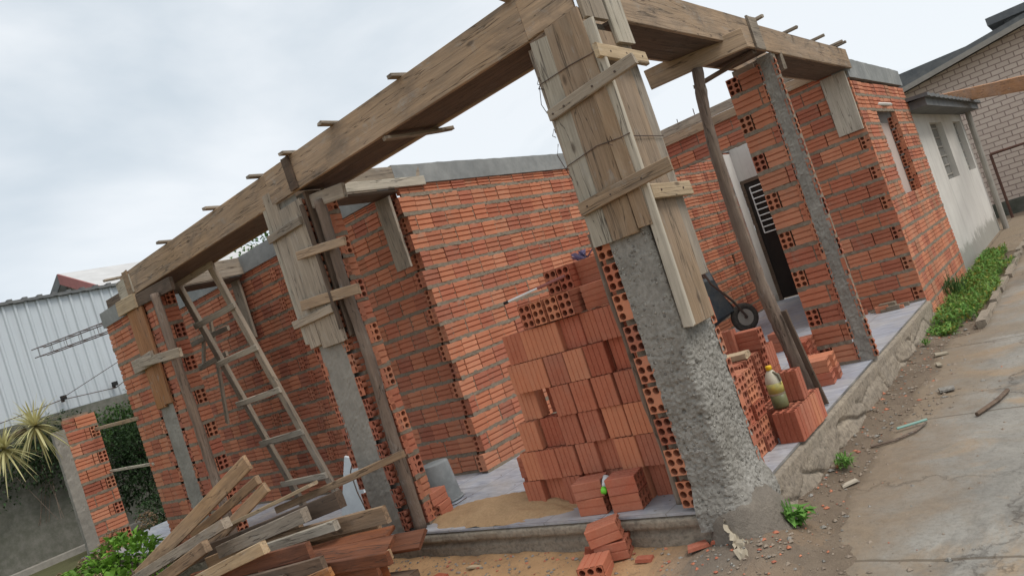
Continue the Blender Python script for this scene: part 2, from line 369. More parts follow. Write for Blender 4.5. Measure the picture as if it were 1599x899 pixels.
def plank_mb(Ln, W, T, rng, segs=6, bev=.004, warp=.004, rag=.006):
    """board along local X, centred; chamfered section, slight warp and ragged ends"""
    mb = MB(); y, z = W / 2, T / 2
    prof = [(-y + bev, -z), (y - bev, -z), (y, -z + bev), (y, z - bev), (y - bev, z), (-y + bev, z), (-y, z - bev), (-y, -z + bev)]
    vs = []; wy = rng.uniform(-1, 1) * warp; wz = rng.uniform(-1, 1) * warp; tw = rng.uniform(-1, 1) * warp * 2
    for i in range(segs + 1):
        t = i / segs; bow = 4 * t * (1 - t)
        for (a, b) in prof:
            x = -Ln / 2 + Ln * t + (rng.uniform(-rag, rag) if i in (0, segs) else 0)
            vs.append((x, a + wy * bow + rng.uniform(-1, 1) * .0012 + tw * (t - .5) * b, b + wz * bow + rng.uniform(-1, 1) * .001 - tw * (t - .5) * a))
    fs = []
    for i in range(segs):
        for k in range(8): fs.append((i * 8 + k, i * 8 + (k + 1) % 8, (i + 1) * 8 + (k + 1) % 8, (i + 1) * 8 + k))
    fs.append(tuple(range(8))[::-1]); fs.append(tuple(segs * 8 + k for k in range(8)))
    fs = [tuple(reversed(f)) for f in fs]
    mb.add(vs, fs); return mb
BR = random.Random(5)
def board(name, p0, p1, W, T, wdir, mat, parent=None, rng=BR, **k):
    """board whose length runs p0 -> p1, width along wdir"""
    p0, p1 = V(p0), V(p1); x = (p1 - p0); Ln = x.length; x.normalize()
    y = V(wdir); y = (y - x * y.dot(x)).normalized(); z = x.cross(y)
    m = Matrix.Identity(4)
    for i in range(3): m[i][0], m[i][1], m[i][2] = x[i], y[i], z[i]
    m.translation = (p0 + p1) / 2
    mb = plank_mb(Ln, W, T, rng, **k)
    mb.f = [tuple(reversed(f)) for f in mb.f]
    return mb.build(name, mat if not isinstance(mat, str) else M[mat], parent, m)

PAL = [(.53, .205, .112), (.49, .178, .10), (.45, .152, .088), (.40, .135, .082), (.56, .235, .135), (.51, .192, .105)]
PAL_D = [(.47, .168, .096), (.43, .148, .088), (.36, .12, .076), (.49, .182, .102), (.52, .20, .112)]
def tint(rng, pal=PAL):
    c = rng.choice(pal); k = rng.uniform(.88, 1.1); return tuple(min(1, x * k) for x in c)
def frame(n):
    n = V(n); z = V((0, 0, 1)); return z.cross(n), z, n
def brick_face(mb, O, n, w_, h, col, g=2, d=.05, gw=.0072, gd=.011):
    u, z, n = frame(n); prof = [(0, -d), (0, -.002), (.003, 0)]
    for i in range(g):
        c = h * (i + 1) / (g + 1); prof += [(c - gw, 0), (c - gw * .7, -gd), (c + gw * .7, -gd), (c + gw, 0)]
    prof += [(h - .003, 0), (h, -.002), (h, -d)]
    k = len(prof)
    vs = [O + z * a + n * b + u * (.002 if i in () else 0) for i, (a, b) in enumerate(prof)] + [O + u * w_ + z * a + n * b for a, b in prof]
    fs = [(i, i + k, i + 1 + k, i + 1) for i in range(k - 1)]
    fs += [tuple(range(k)), tuple(range(k, 2 * k))[::-1]]
    mb.add(vs, fs, 0, col)
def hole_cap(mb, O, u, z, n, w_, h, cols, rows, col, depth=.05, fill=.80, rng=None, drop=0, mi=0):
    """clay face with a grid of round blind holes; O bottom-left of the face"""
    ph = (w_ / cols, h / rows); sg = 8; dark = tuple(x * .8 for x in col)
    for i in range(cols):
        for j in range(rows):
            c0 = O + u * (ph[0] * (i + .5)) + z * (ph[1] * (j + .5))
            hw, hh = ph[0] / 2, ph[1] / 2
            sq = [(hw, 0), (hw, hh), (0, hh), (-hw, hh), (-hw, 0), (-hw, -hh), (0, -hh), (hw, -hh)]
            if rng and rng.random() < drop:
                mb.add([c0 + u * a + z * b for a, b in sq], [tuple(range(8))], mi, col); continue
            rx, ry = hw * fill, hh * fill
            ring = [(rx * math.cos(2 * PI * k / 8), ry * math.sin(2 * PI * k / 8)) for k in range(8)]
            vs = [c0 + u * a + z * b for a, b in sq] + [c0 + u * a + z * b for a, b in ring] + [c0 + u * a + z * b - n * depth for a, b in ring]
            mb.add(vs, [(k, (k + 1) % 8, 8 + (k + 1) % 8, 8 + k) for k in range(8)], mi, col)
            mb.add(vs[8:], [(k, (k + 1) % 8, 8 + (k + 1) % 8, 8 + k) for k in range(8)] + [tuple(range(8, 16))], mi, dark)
CH, BH = .178, .149
def squeeze(mb, P, n, L, z, rng, lo=.028, seg=.032, amp=.95):
    """irregular bed joint squeezed out over the brick edges"""
    u, zz, n = frame(n); k = max(2, int(L / seg)); vs = []
    for i in range(k + 1):
        O = P + u * (L * i / k) + zz * z
        a, b = rng.uniform(.001, .014) * amp, rng.uniform(.0, .013) * amp; p = rng.uniform(-.006, .006) * amp
        vs += [O + zz * (-a) - n * .03, O + zz * (-a * .6) + n * p, O + zz * (lo + b * .6) + n * (p + rng.uniform(-.004, .003)), O + zz * (lo + b) - n * .03]
    fs = []
    for i in range(k):
        for j in range(3): fs.append((i * 4 + j, (i + 1) * 4 + j, (i + 1) * 4 + j + 1, i * 4 + j + 1))
    mb.add(vs, fs, 1, (1, 1, 1))
def panel(mb, P, n, L, nc, rng, z0=0.0, BL=.195, left=None, right=None, holes=(), pal=PAL, g=2, tooth=None, ztop=None, sq=True, dropb=0.0, rtooth=0):
    """one face of a brick wall: courses of grooved bricks, header holes at the ends where asked. P = lower left corner of the face."""
    u, z, n = frame(n); P = V(P)
    for c in range(nc):
        zb = z0 + c * CH + .022
        h = BH
        if ztop and zb + h > ztop: h = ztop - zb
        if h < .03: continue
        a, b = 0.0, L
        if tooth and c % 2 == tooth[1]: a -= tooth[0]
        segs = [(a, b)]
        for (x0, x1, y0, y1) in holes:
            if zb + h * .5 > y0 and zb + h * .5 < y1:
                ns = []
                for (s0, s1) in segs:
                    if x0 > s0: ns.append((s0, min(s1, x0)))
                    if x1 < s1: ns.append((max(s0, x1), s1))
                segs = [q for q in ns if q[1] - q[0] > .02]
        for si, (s0, s1) in enumerate(segs):
            x = s0
            if left is not None and si == 0 and (left == 'all' or c % 2 == left):
                hole_cap(mb, P + u * x + z * zb - n * .002, u, z, n, .105, h, 2, 3, tint(rng, pal)); x += .118
            e_ = s1; capr = False
            if right is not None and si == len(segs) - 1 and (right == 'all' or c % 2 == right):
                capr = True; e_ = s1 - .105
                hole_cap(mb, P + u * e_ + z * zb - n * .002, u, z, n, .105, h, 2, 3, tint(rng, pal)); e_ -= .012
            first = True
            while x < e_ - .015:
                w_ = BL * rng.uniform(.97, 1.03)
                if first and not (left is not None and c % 2 == left): w_ = BL * ((.5 if c % 2 else 1.0) if left is None else 1.0)
                if first and c % 2 and left is None: w_ *= rng.uniform(.8, 1.3)
                first = False
                if e_ - x - w_ < .05: w_ = e_ - x
                w_ = min(w_, e_ - x)
                if rng.random() >= dropb:
                    jz = rng.uniform(-.004, .004) + .007 * noise.noise(V((x * 1.3, c * 3.7, L))); jn = rng.uniform(-.005, .003)
                    brick_face(mb, P + u * x + z * (zb + jz) + n * jn, n, w_, h + rng.uniform(-.004, .003), tint(rng, pal), g)
                gp = rng.uniform(.006, .012); x += w_
                if rng.random() < .62 and x < e_: # head joint filled with mortar
                    q = P + u * (x - .003) + z * (zb - .01) - n * rng.uniform(.004, .012); mb.add([q, q + u * (gp + .006), q + u * (gp + .006) + z * (h + .02), q + z * (h + .02)], [(0, 1, 2, 3)], 1)
                x += gp
            if sq:
                squeeze(mb, P + u * s0, n, s1 - s0, zb - .029, rng)
def backing(mb, lo, hi, inset=.045):
    lo, hi = list(lo), list(hi)
    for i in (0, 1):
        k = min(inset, (hi[i] - lo[i]) / 2 - .008); lo[i] += k; hi[i] -= k
    mb.box(lo, hi, 1)

# ------------------------------------------------------------------ ground
def hgt(x, y):
    z = -.30
    # sand banked against the front footing
    if -8 < x < 2: z += .11 * math.exp(-((y + .05) / .45) ** 2) * (1 / (1 + math.exp((x + .15) * 8))) * (1 / (1 + math.exp(-(x + 5) * 2)))
    # soil spilled round the corner and along the plinth
    z += .10 * math.exp(-(((x - .02) / .35) ** 2 + ((y + .12) / .35) ** 2))
    z += .05 * math.exp(-((x - .05) / .22) ** 2) * (1 if -1 < y < 6 else 0)
    if -7 < x < 2 and -5 < y < 7:
        z += .022 * noise.fractal(V((x * 2.2, y * 2.2, 0)), 1, 2, 4) + .012 * noise.noise(V((x * 11, y * 11, 3)))
    return z
def axis(lo, hi, st, far=400):
    a = []; x = lo
    while x < hi: a.append(x); x += st
    k = st; q = a[0]; pre = []
    while q > -far: k *= 1.5; q -= k; pre.append(q)
    k = st; q = a[-1]; post = []
    while q < far: k *= 1.5; q += k; post.append(q)
    return pre[::-1] + a + post
def gcol(x, y):
    sand = (.60, .36, .185); dirt = (.23, .175, .125); grassy = (.12, .12, .055); grey = (.25, .205, .16)
    n_ = noise.fractal(V((x * 1.1, y * 1.1, 7)), 1, 2, 4)
    c = V(sand)
    s = max(0, min(1, (x + .30 + n_ * .35) / .45)) if y < .4 else 1
    c = c.lerp(V(dirt), s)
    g = math.exp(-(((x + .12) / .34) ** 2 + ((y + .22) / .34) ** 2)); c = c.lerp(V(grey), min(1, g * 1.1))
    if x < -4.2 + n_: c = c.lerp(V(grassy), min(1, (-4.2 + n_ - x)))
    if x > 6 or y > 20 or x < -14 or y < -7: c = V((.13, .13, .06))
    return tuple(c)
xs = axis(-7, 1.6, .055); ys = axis(-4.2, 7.0, .055)
mb = MB(); nx, ny = len(xs), len(ys)
mb.v = [(x, y, hgt(x, y)) for y in ys for x in xs]
for j in range(ny - 1):
    for i in range(nx - 1):
        mb.f.append((j * nx + i, j * nx + i + 1, (j + 1) * nx + i + 1, (j + 1) * nx + i)); mb.m.append(0)
        mb.c.append(gcol((xs[i] + xs[i + 1]) / 2, (ys[j] + ys[j + 1]) / 2))
struct(mb.build('ground', M['ground'], smooth=True))

# driveway sheet with a broken inner edge
mb = MB(); ys2 = [(-8 + .08 * i) for i in range(310)]; R_ = random.Random(3)
cols = [0, .04, .1, .25, .6, 1.2, 2.4, 4.2]
for j, y in enumerate(ys2):
    base = .24 + .05 * noise.fractal(V((y * 1.7, 0, 1)), 1, 2, 5) + (.28 if 4.6 < y < 10.5 else 0)
    if y > 10.5: base -= min(.5, (y - 10.5) * .4)
    for i, q in enumerate(cols):
        x = base + q + (.02 * noise.noise(V((y * 9, q, 2))) if q < .2 else 0)
        mb.v.append((x, y, -.2905 + (0.012 * noise.noise(V((x * .8, y * .8, 4)))) + (.010 if i else -.03)))
for j in range(len(ys2) - 1):
    for i in range(len(cols) - 1):
        k = len(cols); mb.f.append((j * k + i, j * k + i + 1, (j + 1) * k + i + 1, (j + 1) * k + i)); mb.m.append(0); mb.c.append((1, 1, 1))
struct(mb.build('driveway', M['drive'], smooth=True))

# ------------------------------------------------------------------ the unfinished house (walls, floor, columns)
house = thing('unfinished_house', 'unfinished roofless house of orange hollow bricks with grey concrete columns and tiled porch', 'house', (-3, 1.3, 0))
rg = random.Random(11)
# tiled floor: L-shaped porch plus the back passage
mb = MB()
mb.box((-9.7, -.012, -.014), (0.0, 5.6, 0.0)); mb.box((-3.2, 5.6, -.014), (-1.2, 9.5, 0.0))
mb.build('tiled_floor', M['tiles'], house)
# front footing: uneven concrete under the tile edge
def relief(name, mat, fn, nu, nv, parent, smooth=True):
    mb = MB(); mb.v = [tuple(fn(i / nu, j / nv)) for j in range(nv + 1) for i in range(nu + 1)]
    for j in range(nv):
        for i in range(nu):
            a = j * (nu + 1) + i; mb.f.append((a, a + 1, a + nu + 2, a + nu + 1)); mb.m.append(0); mb.c.append((1, 1, 1))
    return mb.build(name, mat, parent, smooth=smooth)
def ffoot(a, b):
    x = -9.7 + a * 9.75; z = -.36 + b * .345
    crack = .02 if abs(z + .10 + .018 * noise.noise(V((x * 3, 0, 0)))) < .014 else 0
    if b > .99: return (x, .04, z)
    return (x, .0 + crack + .012 * noise.fractal(V((x * 5, z * 9, 0)), 1, 2, 4) - .01 * (1 - b) + (-.02 if b > .8 else 0), z)
relief('concrete_footing', M['stone'], ffoot, 420, 22, house)
def plin(a, b):
    y = -.02 + a * 5.64; z = -.38 + b * .366
    q = V((y * 1.9 + .16 * noise.noise(V((y * 4, z * 6, 0))), z * 4.2, .5)); d, _ = noise.voronoi(q); gap = d[1] - d[0]
    crk = max(0, 1 - gap / .045)
    out_ = .05 * (1 - b) + .012 + .010 * min(1, gap * 2.2) - .030 * crk + .009 * noise.fractal(V((y * 7, z * 9, 2)), 1, 2, 4)
    if b > .74: out_ = .030 + .006 * noise.noise(V((y * 9, z * 9, 5)))
    if b > .99: out_ = -.04
    return (out_, y, z)
relief('stone_plinth', M['stone'], plin, 330, 30, house)

def wallmesh(name, build):
    mb = MB(); build(mb); return mb.build(name, [M['brick'], M['mortar']], house)
# long wall of the back porch, facing the side (+X)
def b_(mb):
    backing(mb, (-3.12, 1.33, 0), (-3.010, 9.5, 2.78)); panel(mb, (-3.0, 1.32, 0), (1, 0, 0), 6.75, 16, rg, left=None, tooth=(.045, 0), ztop=2.78, pal=PAL)
    panel(mb, (-3.0, 8.09, 0), (1, 0, 0), 1.35, 16, random.Random(2), BL=.13, ztop=2.78, pal=PAL_D, dropb=.03)
    # brick ends seen from the front
    for c in range(15):
        zb = c * CH + .022; y0 = 1.275 if c % 2 == 0 else 1.32
        hole_cap(mb, V((-3.107, y0 - .001, zb)), V((1, 0, 0)), V((0, 0, 1)), V((0, -1, 0)), .105, BH, 2, 3, tint(rg, PAL))
        mb.box((-3.106, y0 + .052, zb + .002), (-3.02, 1.36, zb + BH - .002), 0, tint(rg, PAL_D))
        mb.box((-3.10, y0 + .02, zb - .026), (-3.012, 1.4, zb), 1)
wallmesh('wall', b_)
# recessed front wall between the columns (faces the street)
def b_(mb):
    backing(mb, (-8.3, 1.35, 0), (-3.12, 1.46, 2.76)); panel(mb, (-8.3, 1.34, 0), (0, -1, 0), 5.17, 16, rg, ztop=2.76, pal=PAL_D + PAL[:2])
    for c in range(15):                      # partition walls tied in: header holes show in the face
        zb = c * CH + .024
        x0 = -5.42 + (.10 if c % 2 else 0)
        hole_cap(mb, V((x0, 1.332, zb)), V((1, 0, 0)), V((0, 0, 1)), V((0, -1, 0)), .105, BH, 2, 3, tint(rg, PAL_D), fill=.82)
        if c % 2: hole_cap(mb, V((-6.3, 1.332, zb)), V((1, 0, 0)), V((0, 0, 1)), V((0, -1, 0)), .105, BH, 2, 3, tint(rg, PAL_D), fill=.82)
wallmesh('wall', b_)
# concrete ring beams on top
def ringf(name, lo, hi, rngs):
    mb = MB(); (a, b, c), (d, e_, f) = lo, hi
    ax = 0 if d - a > e_ - b else 1; n_ = int(max(d - a, e_ - b) / .09); vs = []
    for i in range(n_ + 1):
        t = i / n_; j = [rngs.uniform(-.003, .003) for _ in range(4)]; tp = .010 * noise.noise(V((i * .13, a, 3))) + rngs.uniform(-.003, .003)
        if ax == 0:
            x = a + (d - a) * t; vs += [(x, b + j[0], c), (x, b + j[1], f + tp), (x, e_ + j[2], f + tp + j[0]), (x, e_ + j[3], c)]
        else:
            y = b + (e_ - b) * t; vs += [(d + j[0], y, c), (d + j[1], y, f + tp), (a + j[2], y, f + tp + j[0]), (a + j[3], y, c)]
    fs = []
    for i in range(n_):
        for k in range(4): fs.append((i * 4 + k, (i + 1) * 4 + k, (i + 1) * 4 + (k + 1) % 4, i * 4 + (k + 1) % 4))
    fs += [(0, 1, 2, 3), tuple(n_ * 4 + k for k in (3, 2, 1, 0))]
    mb.add(vs, fs); return mb.build(name, M['ring'], house)
ringf('ring_beam', (-3.14, 1.30, 2.782), (-2.985, 9.5, 2.975), rg)
ringf('ring_beam', (-8.3, 1.325, 2.762), (-3.142, 1.48, 2.972), rg)
ringf('ring_beam', (-.16, 5.60, 2.625), (.012, 8.62, 2.85), rg)
# short wall at the end of the side porch with the opening to the back door
def b_(mb):
    backing(mb, (-1.28, 5.612, 0), (-.012, 5.74, 2.77)); backing(mb, (-3.0, 5.612, 2.42), (-1.28, 5.74, 2.77))
    panel(mb, (-1.28, 5.6, 0), (0, -1, 0), 1.28, 16, rg, BL=.235, right=0, ztop=2.77, pal=PAL)
    panel(mb, (-2.98, 5.6, 2.40), (0, -1, 0), 1.70, 2, rg, BL=.235, ztop=2.77, pal=PAL_D)
wallmesh('wall', b_)
# side wall along the driveway, with a window opening
def b_(mb):
    H = 2.64
    backing(mb, (-.12, 5.61, -.30), (-.011, 6.42, H)); backing(mb, (-.12, 7.50, -.30), (-.011, 8.6, H))
    backing(mb, (-.12, 6.42, -.30), (-.011, 7.50, 1.12)); backing(mb, (-.12, 6.42, 2.32), (-.011, 7.50, H))
    panel(mb, (0, 5.605, -.25), (1, 0, 0), 3.0, 17, rg, BL=.2, ztop=H + .25, holes=[(.815, 1.895, 1.37, 2.57)], pal=PAL + [(.42, .20, .12)])
    for c in range(6):                       # jamb: brick ends looking back to the street
        zb = 1.14 + c * CH
        hole_cap(mb, V((-.115, 7.497, zb)), V((1, 0, 0)), V((0, 0, 1)), V((0, -1, 0)), .105, BH, 2, 3, tint(rg, PAL_D))
wallmesh('wall', b_)
mb = MB(); mb.box((-.145, 6.3, 1.08), (-.122, 7.6, 2.12)); mb.build('window_infill', M['pink_wall'], house)
mb = MB(); mb.box((-.9, 6.2, 1.0), (-.88, 7.8, 2.6)); mb.build('room_shade_sheet', M['dark'], house)  # near-black sheet stands in for the room's shade, seen above the infill
mb = MB(); mb.tube([(-.05, 6.40, 2.335), (.01, 6.9, 2.318), (-.02, 7.52, 2.335)], .022, 6); mb.build('window_lintel_strip', M['white_wall'], house)
# back of the passage: plastered wall and the door
mb = MB(); mb.box((-3.0, 9.41, 2.22), (-1.2, 9.52, 3.05)); mb.box((-3.006, 9.08, 0), (-2.99, 9.40, 2.75)); mb.box((-1.95, 9.41, 0), (-1.2, 9.5, 2.22))
mb.build('plastered_wall', M['white_wall'], house)
mb = MB(); mb.box((-1.3, 5.75, 0), (-1.2, 9.4, 2.75)); mb.build('passage_wall', M['pink_wall'], house)
mb = MB(); mb.box((-2.93, 9.42, .02), (-2.0, 9.46, 2.16)); door = mb.build('door', M['black_door'], house)
mb = MB()
for a, b, c, d in ((-2.985, -2.93, 0, 2.22), (-2.0, -1.95, 0, 2.22), (-2.93, -2.0, 2.16, 2.22)): mb.box((a, 9.395, c), (b, 9.47, d))
mb.build('door_frame', M['wood_dark'], door)
mb = MB(); x0, x1, z0, z1 = -2.85, -2.10, 1.22, 2.06
for i in range(9): z = z0 + (z1 - z0) * i / 8; mb.tube([(x0, 9.40, z), (x1, 9.40, z)], .011, 5)
for x in (x0, x1): mb.tube([(x, 9.40, z0), (x, 9.40, z1)], .012, 5)
for i in range(8):
    for x in ((x0 + x1) / 2 + (.11 if i % 2 else -.05),): mb.tube([(x, 9.40, z0 + (z1 - z0) * i / 8), (x, 9.40, z0 + (z1 - z0) * (i + 1) / 8)], .007, 5)
mb.build('grille', M['white_paint'], door)
mb = MB(); mb.tube([(-2.10, 9.41, 1.05), (-2.10, 9.36, 1.05), (-2.2, 9.36, 1.05)], .011, 6); mb.build('handle', M['pvc'], door)
# rubble of mortar and brick at the foot of the end wall
mb = MB()
for i in range(16):
    x = rg.uniform(-.95, -.15); y = rg.uniform(5.35, 5.57); s = rg.uniform(.03, .09)
    mb.box((x - s, y - s * .5, 0), (x + s, y + s * .5, s * .5 + rg.uniform(0, .05)), 0 if rg.random() < .4 else 1, tint(rg, PAL_D))
mb.build('mortar_rubble', [M['brick'], M['mortar']], house)['kind'] = 'stuff'

# ---- columns
def edge_holes(mb, x, y, w_, n, z0, z1, rng, cols=1, pal=PAL_D, drop=.12, jig=.012):
    """toothing: brick ends half drowned in the concrete along a column edge, one per course"""
    u, zz, n = frame(n); c = int((z0 + .05) / CH)
    while c * CH + .022 + BH < z1:
        zb = c * CH + .022 + rng.uniform(-.004, .004)
        hole_cap(mb, V((x, y, 0)) + zz * zb + u * rng.uniform(-jig, jig), u, zz, n, w_, BH, cols, 3, tint(rng, pal), .05, .84, rng, drop); c += 1
def col_relief(mb, path, z0, z1, amp, rng, mi=2, dz=.014, fine=.5):
    """displaced concrete skin along a horizontal path of (x, y, nx, ny)"""
    nz = int((z1 - z0) / dz); n_ = len(path); o = len(mb.v)
    for j in range(nz + 1):
        z = z0 + (z1 - z0) * j / nz
        for i, (x, y, nx_, ny_) in enumerate(path):
            a = amp(x, y, z); q = V((x * 13, y * 13, z * 13)); q2 = V((x * 52, y * 52, z * 52))
            d = a * (noise.fractal(q, 1, 2, 3) * .5 + noise.noise(q2) * fine * .6)
            if a > .0035:
                for fr, am in ((26, 1.5), (47, .9)):
                    dd, pp = noise.voronoi(V((x * fr, y * fr, z * fr))); hs = (math.sin(pp[0].x * 12.9 + pp[0].y * 78.2 + pp[0].z * 37.7) * 43758.5) % 1
                    if hs > .45: d -= a * am * max(0, 1 - dd[0] * (1.9 + hs)) * hs * (.4 + max(0, noise.noise(V((x * 5, y * 5, z * 5))) + .35))
            fl = .05 * min(1, max(0, (.22 - z) / .22)) ** 2 if amp.__name__ == 'amp0' else 0
            e_ = 0
            if i < 3 or i > n_ - 4: e_ = .006 * noise.noise(V((z * 25, i, 3)))
            mb.v.append((x + nx_ * (d + fl) + e_ * (1 if abs(ny_) > .5 else 0), y + ny_ * (d + fl) + e_ * (1 if abs(nx_) > .5 else 0), z))
    for j in range(nz):
        for i in range(n_ - 1):
            a = o + j * n_ + i; mb.f.append((a, a + 1, a + n_ + 1, a + n_)); mb.m.append(mi); mb.c.append((1, 1, 1))
def lin(a, b, n_): return [a + (b - a) * i / n_ for i in range(n_ + 1)]
CM = [M['brick'], M['mortar'], M['concrete'], M['rough']]
# corner column
mb = MB(); rc = random.Random(21)
path = [(x, 0, 0, -1) for x in lin(-.245, -.035, 34)] + [(-.035 + .035 * math.sin(t), .035 - .035 * math.cos(t), math.sin(t), -math.cos(t)) for t in lin(.2, 1.35, 6)] + [(0, y, 1, 0) for y in lin(.035, .40, 54)]
def amp0(x, y, z):
    k = max(0, min(1, (1.22 - z + x * 1.2 + .15 * noise.noise(V((x * 5, y * 5, z * 4)))) / .35)); return .003 + .0125 * k
col_relief(mb, path, -.10, 1.62, amp0, rc, 3, .008)
mb.box((-.25, .03, 0), (-.03, .34, 2.72), 2); mb.box((-.335, .055, 0), (-.24, .38, 2.72), 1); mb.box((-.1, .33, 0), (-.055, .40, 2.72), 1)
edge_holes(mb, -.338, .002, .105, (0, -1, 0), 0, 1.6, rc, 2, PAL, .10, .006)
edge_holes(mb, .004, .37, .06, (1, 0, 0), 0, 1.6, rc, 1, PAL_D, .1)
mb.build('column', CM, house, smooth=False)
mb = MB(); k = 30; 
for j in range(13):
    ph = PI / 2 * j / 12
    for i in range(k):
        th = 2 * PI * i / k; r = .25 + .06 * noise.noise(V((math.cos(th) * 2, math.sin(th) * 2, 1)))
        q = V((math.cos(th) * math.cos(ph) * r, math.sin(th) * math.cos(ph) * r, math.sin(ph) * .38)); q *= 1 + .10 * noise.fractal(q * 9, 1, 2, 3)
        mb.v.append((q.x * .8 - .045, q.y * 1.15 + .14, q.z - .30))
for j in range(12):
    for i in range(k): mb.f.append((j * k + i, j * k + (i + 1) % k, (j + 1) * k + (i + 1) % k, (j + 1) * k + i)); mb.m.append(0); mb.c.append((1, 1, 1))
mb.build('column_base', M['spill'], house, smooth=True)
# the columns along the front: concrete between toothed brick stubs
def ampS(x, y, z): return .006
def front_column(x0, x1, rightpier, leftpier, ret, H, seed, y=0.0, py=0.0):
    mb = MB(); r = random.Random(seed)
    col_relief(mb, [(x, y, 0, -1) for x in lin(x0 + .05, x1 - .05, 18)], -.01, H, ampS, r, 2, .02, .7)
    mb.box((x0 + .0, y + .055, 0), (x1 - .0, y + .16, H), 2)
    edge_holes(mb, x0 - .01, y - .001, .07, (0, -1, 0), 0, H, r, 2, PAL_D, .15, .012); edge_holes(mb, x1 - .06, y - .001, .07, (0, -1, 0), 0, H, r, 2, PAL_D, .15, .012)
    if rightpier:
        if py:
            panel(mb, (x1 + .004, y + .05, 0), (1, 0, 0), py + .0, 16, r, ztop=H, pal=PAL_D, BL=.2)
        y += py
        xr = x1 + rightpier; backing(mb, (x1, y + .012, 0), (xr - .012, y + .125, H)); panel(mb, (x1 + .01, y, 0), (0, -1, 0), rightpier - .01, 16, r, ztop=H, pal=PAL_D, BL=.235)
        # the end of the stub, seen from the side
        if ret < .13:
            for c in range(int(H / CH)):
                zb = c * CH + .022
                if c % 2 == 0: hole_cap(mb, V((xr + .002, y + .012, zb)), V((0, 1, 0)), V((0, 0, 1)), V((1, 0, 0)), .11, BH, 2, 3, tint(r, PAL))
                else: brick_face(mb, V((xr, y + .01, zb)), (1, 0, 0), .115, BH, tint(r, PAL), 2)
            for c in range(int(H / CH)): squeeze(mb, V((xr, y + .008, 0)), (1, 0, 0), .12, c * CH, r)
        else:
            backing(mb, (xr - .11, y + .1, 0), (xr - .011, y + ret, H)); panel(mb, (xr, y + .005, 0), (1, 0, 0), ret, 16, r, right=0, ztop=H, pal=PAL_D)
    y -= py if rightpier else 0
    if leftpier:
        backing(mb, (x0 - leftpier + .01, y + .012, 0), (x0, y + .12, H - .1)); panel(mb, (x0 - leftpier, y, 0), (0, -1, 0), leftpier - .01, 15, r, ztop=H - .1, pal=PAL)
    return mb.build('column', CM, house)
front_column(-3.12, -2.70, .10, 0, .1, 2.72, 31, 0.0, .12)
front_column(-6.12, -5.70, .17, .62, .25, 2.70, 32)
mb = MB(); rr = random.Random(8)
for i in range(1): mb.box((-6.78, -.012, 2.59), (-6.10, .13, 2.76))
mb.build('pier_cap', M['ring'], house)
# slim column on the side porch with its brick stub
mb = MB(); r = random.Random(33)
col_relief(mb, [(x, 3.0, 0, -1) for x in lin(-.10, .035, 12)], -.01, 2.72, lambda x, y, z: .011, r, 2, .016, .8)
mb.box((-.11, 3.05, 0), (.022, 3.12, 2.72), 1)
edge_holes(mb, -.125, 2.998, .035, (0, -1, 0), 0, 2.7, r, 1, PAL, .05, .007); edge_holes(mb, .015, 2.998, .035, (0, -1, 0), 0, 2.7, r, 1, PAL_D, .05, .008)
backing(mb, (-.395, 3.012, 0), (-.11, 3.12, 2.72)); panel(mb, (-.41, 3.0, 0), (0, -1, 0), .30, 16, r, BL=.24, left=0, ztop=2.72, pal=PAL)
mb.build('column', CM, house)

# pillar standing alone at the left end of the porch, only half built
pil = thing('brick_pillar', 'half-built orange brick pillar with a grey concrete edge, alone at the left end of the porch', 'pillar', (-9, .2, -.3))
mb = MB(); r = random.Random(41)
backing(mb, (-9.12, .01, -.3), (-9.011, .42, 1.86)); panel(mb, (-9.0, 0.03, -.3), (1, 0, 0), .40, 12, r, BL=.22, right=0, pal=PAL_D + PAL)
mb.build('brickwork', [M['brick'], M['mortar']], pil)
mb = MB(); col_relief(mb, [(-9.14, -.10, -.7, -.7), (-9.06, -.115, 0, -1)] + [(-9.0, y, 1, 0) for y in lin(-.115, .03, 8)], -.3, 1.72, ampS, r, 0, .03); mb.box((-9.12, -.1, -.3), (-9.012, .03, 1.70)); mb.build('concrete_edge', M['concrete'], pil)

# ------------------------------------------------------------------ formwork
fw = random.Random(51)
bf = thing('beam_formwork', 'long weathered timber beam formwork spanning the front columns, with cleats across its top', 'formwork', (-3, .2, 2.72))
UP = (0, 0, 1); BK = (0, 1, 0); RT = (1, 0, 0)
board('side_board', (-5.98, -.018, 2.85), (-3.02, -.018, 2.85), .255, .028, UP, 'wood_beam', bf)
board('side_board', (-3.02, -.022, 2.855), (-.30, -.022, 2.855), .265, .028, UP, 'wood_beam', bf)
board('side_board', (-.30, -.020, 2.87), (.03, -.020, 2.87), .285, .028, UP, 'wood_beam', bf)
board('side_board', (-5.98, .385, 2.85), (-3.02, .385, 2.85), .25, .028, UP, 'wood_beam', bf)
board('side_board', (-3.02, .387, 2.85), (-.2, .387, 2.85), .25, .028, UP, 'wood_beam', bf)
board('bottom_board', (-5.95, .19, 2.745), (-3.2, .19, 2.745), .36, .026, BK, 'wood_dark', bf)
board('bottom_board', (-2.72, .19, 2.745), (-.34, .19, 2.745), .36, .026, BK, 'wood_dark', bf)
board('end_board', (-6.10, -.025, 2.83), (-5.74, -.034, 2.845), .20, .022, UP, 'wood_pale', bf)
board('lap_board', (-5.86, -.044, 2.86), (-5.76, -.044, 2.86), .26, .02, UP, 'wood_beam', bf)
board('lap_board', (-2.72, -.047, 2.86), (-2.63, -.047, 2.86), .26, .02, UP, 'wood_dark', bf)
for x in (-6.12, -4.85, -3.9, -3.12, -2.62, -2.05, -1.27, -.36):
    t = fw.uniform(-.05, .05)
    board('cleat', (x + t, -.10 - fw.uniform(0, .04), 2.995 + fw.uniform(0, .004)), (x - t, .47, 2.995), .055, .024, RT, 'wood_grey', bf)
